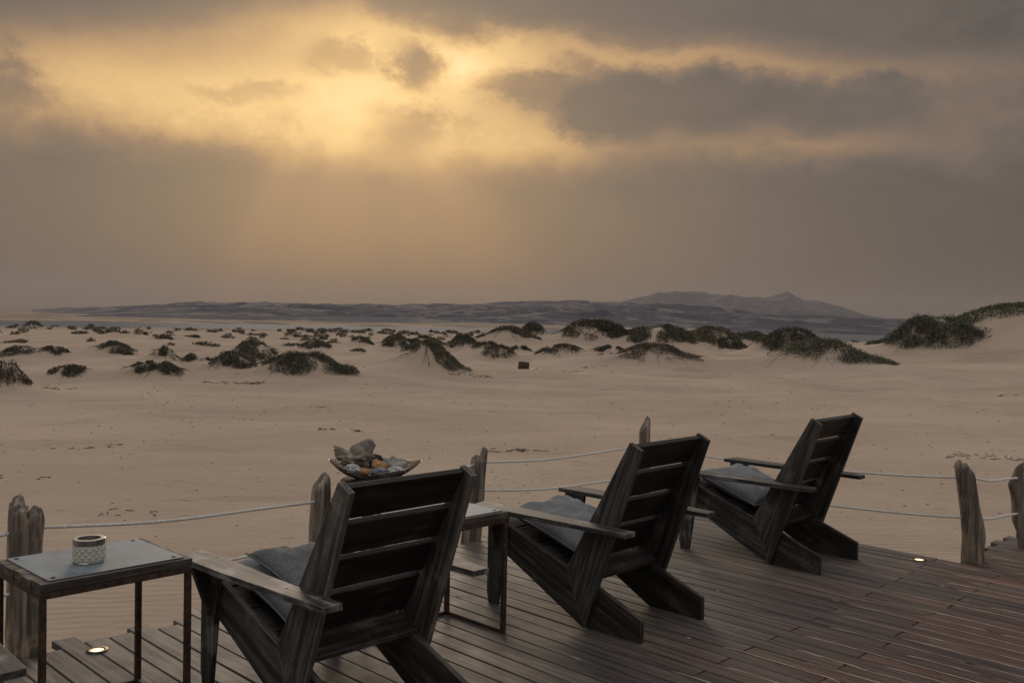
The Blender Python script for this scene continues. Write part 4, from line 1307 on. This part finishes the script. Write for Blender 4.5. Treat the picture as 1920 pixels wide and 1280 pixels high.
for i, (sx, sy, hw, hh, km) in enumerate(SH):
    rr_ = math.hypot(sx, sy)
    size = max(0.045, 0.0019 * rr_)
    dry = km == 'leaf_dry'
    dens = 1.9 if not dry else 0.8
    n = int(min(15000, max(220, dens * 3.0 * (hw * hw * 2.6) / (size * size * 0.42))))
    if i == 36: n = 11000
    lean = rnd.uniform(-0.6, 0.9) if i not in (2, 14) else 0.9
    P_, N_ = shrub_points(sx, sy, hw, hh, n, 100 + i, 1.0 if not dry else 0.8, lean)
    zb = float(ground(np.array([sx]), np.array([sy + hw * 0.5]))[0])
    root = empty('dune_shrub', Matrix.Translation((sx, sy + hw * 0.5, zb)))
    if i in LABS: tag(root, LABS[i], 'shrub', 'shrubs on sand hummocks')
    elif i < 14: tag(root, 'small dark shrub hummock on the open sand among others alike', 'shrub', 'small shrub hummocks on the open sand')
    else: tag(root, 'dark shrub hummock in the crowded band of dunes before the channel', 'shrub', 'shrub hummocks crowded before the channel')
    V, Q = leaves(P_ - np.array([sx, sy + hw * 0.5, zb]), N_, size, 500 + i)
    fo = link('foliage', fast_mesh('foliage', V, Q), km, root)
    pls = []
    nt_ = 60 if i == 29 else (34 if dry else 20)
    for k in range(nt_):
        a = rnd.uniform(0, 2 * PI); q0 = rnd.uniform(0.3, 0.9) if i != 29 else rnd.uniform(0.0, 0.9)
        x, y = sx + hw * q0 * math.cos(a), sy + hw * 0.5 + hw * q0 * 0.8 * math.sin(a)
        pl = []
        dirx, diry = math.cos(a), math.sin(a)
        for s_ in range(5):
            zz = float(ground(np.array([x]), np.array([y]))[0]) + 0.02 + 0.12 * hh * math.sin(s_ / 4 * PI) + rnd.uniform(0, 0.05)
            pl.append((x - sx, y - sy - hw * 0.5, zz - zb))
            x += dirx * hw * 0.13 + rnd.uniform(-0.05, 0.05) * hw; y += diry * hw * 0.11 + rnd.uniform(-0.05, 0.05) * hw
        pls.append(pl)
    link('branches', branch_mesh(pls, 0.008 + 0.00018 * rr_, i), 'twig', root)['kind'] = 'stuff'
for i, (sx, sy, hw, hh) in enumerate(SMALL):
    rr_ = math.hypot(sx, sy)
    size = max(0.09, 0.0026 * rr_)
    n = int(min(420, max(60, 2.6 * hw * hw * 2.6 / (size * size * 0.42))))
    g_ = np.random.default_rng(2000 + i)
    ang = g_.uniform(0, 2 * PI, n); q_ = np.sqrt(g_.random(n))
    px = sx + hw * 0.85 * q_ * np.cos(ang); py = sy + hw * 0.7 * q_ * np.sin(ang)
    mk = fbm(px / hw * 1.5 + i, py / hw * 1.5, 2) > -0.15
    px, py = px[mk], py[mk]
    if len(px) < 10: continue
    z = ground(px, py) + 0.35 * hh * g_.random(len(px)) * (1 - q_[mk] * 0.7)
    zb = float(ground(np.array([sx]), np.array([sy]))[0])
    V, Q = leaves(np.stack([px - sx, py - sy, z - zb], 1), np.tile([0, 0, 0.8], (len(px), 1)), size, 3000 + i)
    o = link('desert_shrub', fast_mesh('desert_shrub', V, Q), 'leaf' if i % 4 else 'leaf_dry')
    o.location = (sx, sy, zb)
    tag(o, 'tiny low shrub dotting the far flat sand plain', 'shrub', 'tiny shrubs dotting the far plain')

# ------------------------------------------------------------------ crate, twigs and litter on the sand
cx0, cy0 = 0.484, 39.72
cz0 = float(ground(np.array([cx0]), np.array([cy0]))[0])
cr = empty('wooden_crate', Matrix.Translation((cx0, cy0, cz0 - 0.03)) @ Matrix.Rotation(R(28), 4, 'Z') @ Matrix.Rotation(R(7), 4, 'Y') @ Matrix.Rotation(R(-4), 4, 'X'),
           'tilted brown wooden crate half buried in the sand', 'crate')
s_ = 0.165
for k in range(3):
    z0 = 0.0 + k * 0.125
    for sgn in (-1, 1):
        box_obj('slat', (-s_, sgn * s_ - 0.008, z0), (s_, sgn * s_ + 0.008, z0 + 0.12), 'crate', cr, 0.002)
        box_obj('slat', (sgn * s_ - 0.008, -s_ + 0.009, z0), (sgn * s_ + 0.008, s_ - 0.009, z0 + 0.12), 'crate', cr, 0.002)
box_obj('bottom', (-s_ + 0.009, -s_ + 0.009, 0.0), (s_ - 0.009, s_ - 0.009, 0.014), 'crate', cr, 0.002)
for sx in (-1, 1):
    for sy in (-1, 1):
        box_obj('corner_batten', (sx * (s_ - 0.03) - 0.02, sy * (s_ - 0.03) - 0.0195, 0.015), (sx * (s_ - 0.03) + 0.0195, sy * (s_ - 0.03) + 0.02, 0.35), 'crate', cr, 0.002)
V = []; Fc = []
for k in range(9):
    for j in range(6):
        V.append((0.05 * k - 0.2 + rnd.uniform(-0.015, 0.015), 0.05 * j - 0.12, 0.02 + 0.05 * rnd.random() * (1 - abs(k - 4) / 5)))
for k in range(8):
    for j in range(5):
        Fc.append((k * 6 + j, k * 6 + j + 6, k * 6 + j + 7, k * 6 + j + 1))
sc_ = link('plastic_scrap', mesh_np('plastic_scrap', V, Fc, True), 'plastic')
xs, ys = cx0 + 0.52, cy0 - 0.05
sc_.location = (xs, ys, float(ground(np.array([xs]), np.array([ys]))[0]) - 0.005)
tag(sc_, 'crumpled scrap of bluish plastic lying beside the crate', 'litter')

TW = [(-2.63, 15.31, 0.40, 12, 'dry twig tangle on bare sand beyond the wire bowl'),
      (0.07, 12.96, 0.42, 16, 'root litter lying along the sand under the upper rope'),
      (-5.09, 9.96, 0.35, 8, 'thin dry stalks on the sand beyond the jagged post'),
      (3.72, 45.31, 0.75, 7, 'long fallen branch lying on the sand near the twiggy mound'),
      (-7.66, 26.8, 0.85, 26, 'wide patch of dry brush in front of the broad dark shrub'),
      (-1.38, 31.95, 0.85, 22, 'flat dry brush patch on the sand before the crate'),
      (17.1, 32.94, 0.55, 9, 'thin twigs poking out of smooth sand below the high dune'),
      (6.71, 13.66, 0.75, 16, 'scattered dark roots on the sand beyond the thick brown post'),
      (-3.99, 20.24, 0.30, 6, 'single curled twig lying on the open sand'),
      (-3.3, 8.3, 0.30, 7, 'small sprig of dry stalks beyond the jar table'),
      (2.5, 37.35, 0.40, 9, 'dark clump of dead twigs near the fallen branch'),
      (-11.6, 23.4, 1.0, 26, 'trail of dead twigs beside the dry grey brown shrub'),
      (-5.6, 12.6, 0.40, 8, 'short dead twig litter on a faint sand ridge')]
for i, (x, y, ext, n, lab) in enumerate(TW):
    zb = float(ground(np.array([x]), np.array([y]))[0])
    root = empty('dry_twigs', Matrix.Translation((x, y, zb)), lab, 'twigs')
    for k in range(n):
        px, py = x + rnd.uniform(-1, 1) * ext, y + rnd.uniform(-0.5, 0.5) * ext
        a = rnd.uniform(-0.6, 0.6) + (PI if rnd.random() < 0.5 else 0)
        ln = ext * rnd.uniform(0.06, 0.42) 
        pl = []
        for s_ in range(5):
            zz = float(ground(np.array([px]), np.array([py]))[0]) + 0.004 + rnd.uniform(-0.004, 0.028) * ext
            pl.append((px - x, py - y, zz - zb))
            px += math.cos(a) * ln / 4; py += math.sin(a) * ln / 4
            a += rnd.uniform(-0.9, 0.9)
        q0_ = pl[2]; fk = a + rnd.choice((-1, 1)) * rnd.uniform(0.5, 1.1)
        pf = [q0_] + [(q0_[0] + math.cos(fk) * ln * 0.14 * j_, q0_[1] + math.sin(fk) * ln * 0.14 * j_, q0_[2] + rnd.uniform(0.0, 0.05) * ext) for j_ in (1, 2)]
        me = branch_mesh([pl, pf], 0.0022 + 0.00020 * y, i)
        link('twig', me, 'twig', root)

# pebbles, shell bits and stalks strewn over the sand
V, Fc = [], []
la = np.radians(rng.uniform(-34, 34, 9000)); lr = 7.0 * np.exp(rng.random(9000) * 1.75)
lx, ly = lr * np.sin(la), lr * np.cos(la)
lz = ground(lx, ly); ld_ = vn(lx * 0.35 + 50, ly * 0.22) + 0.45
for k in range(9000):
    x, y, r_ = float(lx[k]), float(ly[k]), float(lr[k])
    if rnd.random() > ld_[k] * 0.9: continue
    u_, v_ = x * DU[0] + y * DU[1], x * DW[0] + y * DW[1]
    if u_ < 5.3 and v_ < 6.8: continue
    z = float(lz[k])
    s_ = rnd.choice((0.004, 0.005, 0.006, 0.008, 0.010, 0.013)) * (0.6 + r_ / 22)
    st = len(V)
    if rnd.random() < 0.55:
        e_ = rnd.uniform(1.0, 2.6)
        for (dx_, dy_, dz_) in ((1, 0, 0), (0.2, 0.9, 0), (-0.9, 0.3, 0), (-0.4, -0.8, 0), (0.1, 0.05, 0.8)):
            V.append((x + dx_ * s_ * e_, y + dy_ * s_, z - 0.002 + dz_ * s_ * 0.9))
        Fc += [(st, st + 1, st + 4), (st + 1, st + 2, st + 4), (st + 2, st + 3, st + 4), (st + 3, st, st + 4)]
    else:
        ln = s_ * rnd.uniform(4, 11); an = rnd.gauss(0, 0.4)
        c_, n_ = math.cos(an), math.sin(an)
        th_ = s_ * 0.28
        for t_ in (-1, 0, 1):
            lift = th_ + (0.12 * ln * rnd.random() if t_ == 0 else 0)
            for sg in (-1, 1):
                V.append((x + c_ * ln * t_ / 2 - n_ * th_ * sg, y + n_ * ln * t_ / 2 + c_ * th_ * sg, z + lift - 0.003))
        for t_ in (0, 2):
            Fc.append((st + t_, st + t_ + 1, st + t_ + 3, st + t_ + 2))
lit = link('sand_litter', mesh_np('sand_litter', V, Fc), 'pebble')
tag(lit, 'small pebbles and stalks strewn over the sand', 'litter', kind='stuff')

# ------------------------------------------------------------------ haze
HZ = 7300.0
bm = bmesh.new()
zlo, zhi = -18.0, 175.0
vs = [bm.verts.new((x, y, z)) for z in (zlo, zhi) for x, y in ((-HZ, -HZ), (HZ, -HZ), (HZ, HZ), (-HZ, HZ))]
for f_ in ((3, 2, 1, 0), (4, 5, 6, 7), (0, 1, 5, 4), (1, 2, 6, 5), (2, 3, 7, 6), (3, 0, 4, 7)):
    bm.faces.new([vs[i] for i in f_])
me = bpy.data.meshes.new('haze'); bm.to_mesh(me); bm.free()
hm = bpy.data.materials.new('haze_air'); hm.use_nodes = True
hm.node_tree.nodes.clear()
pv = hm.node_tree.nodes.new('ShaderNodeVolumePrincipled')
pv.inputs['Color'].default_value = (0.60, 0.55, 0.535, 1)
pv.inputs['Density'].default_value = 0.0001
pv.inputs['Anisotropy'].default_value = 0.25
ho = hm.node_tree.nodes.new('ShaderNodeOutputMaterial')
hm.node_tree.links.new(pv.outputs[0], ho.inputs['Volume'])
me.materials.append(hm)
hz = bpy.data.objects.new('haze', me); COL.objects.link(hz)
tag(hz, 'thin sandy haze filling the air', 'haze', kind='stuff')
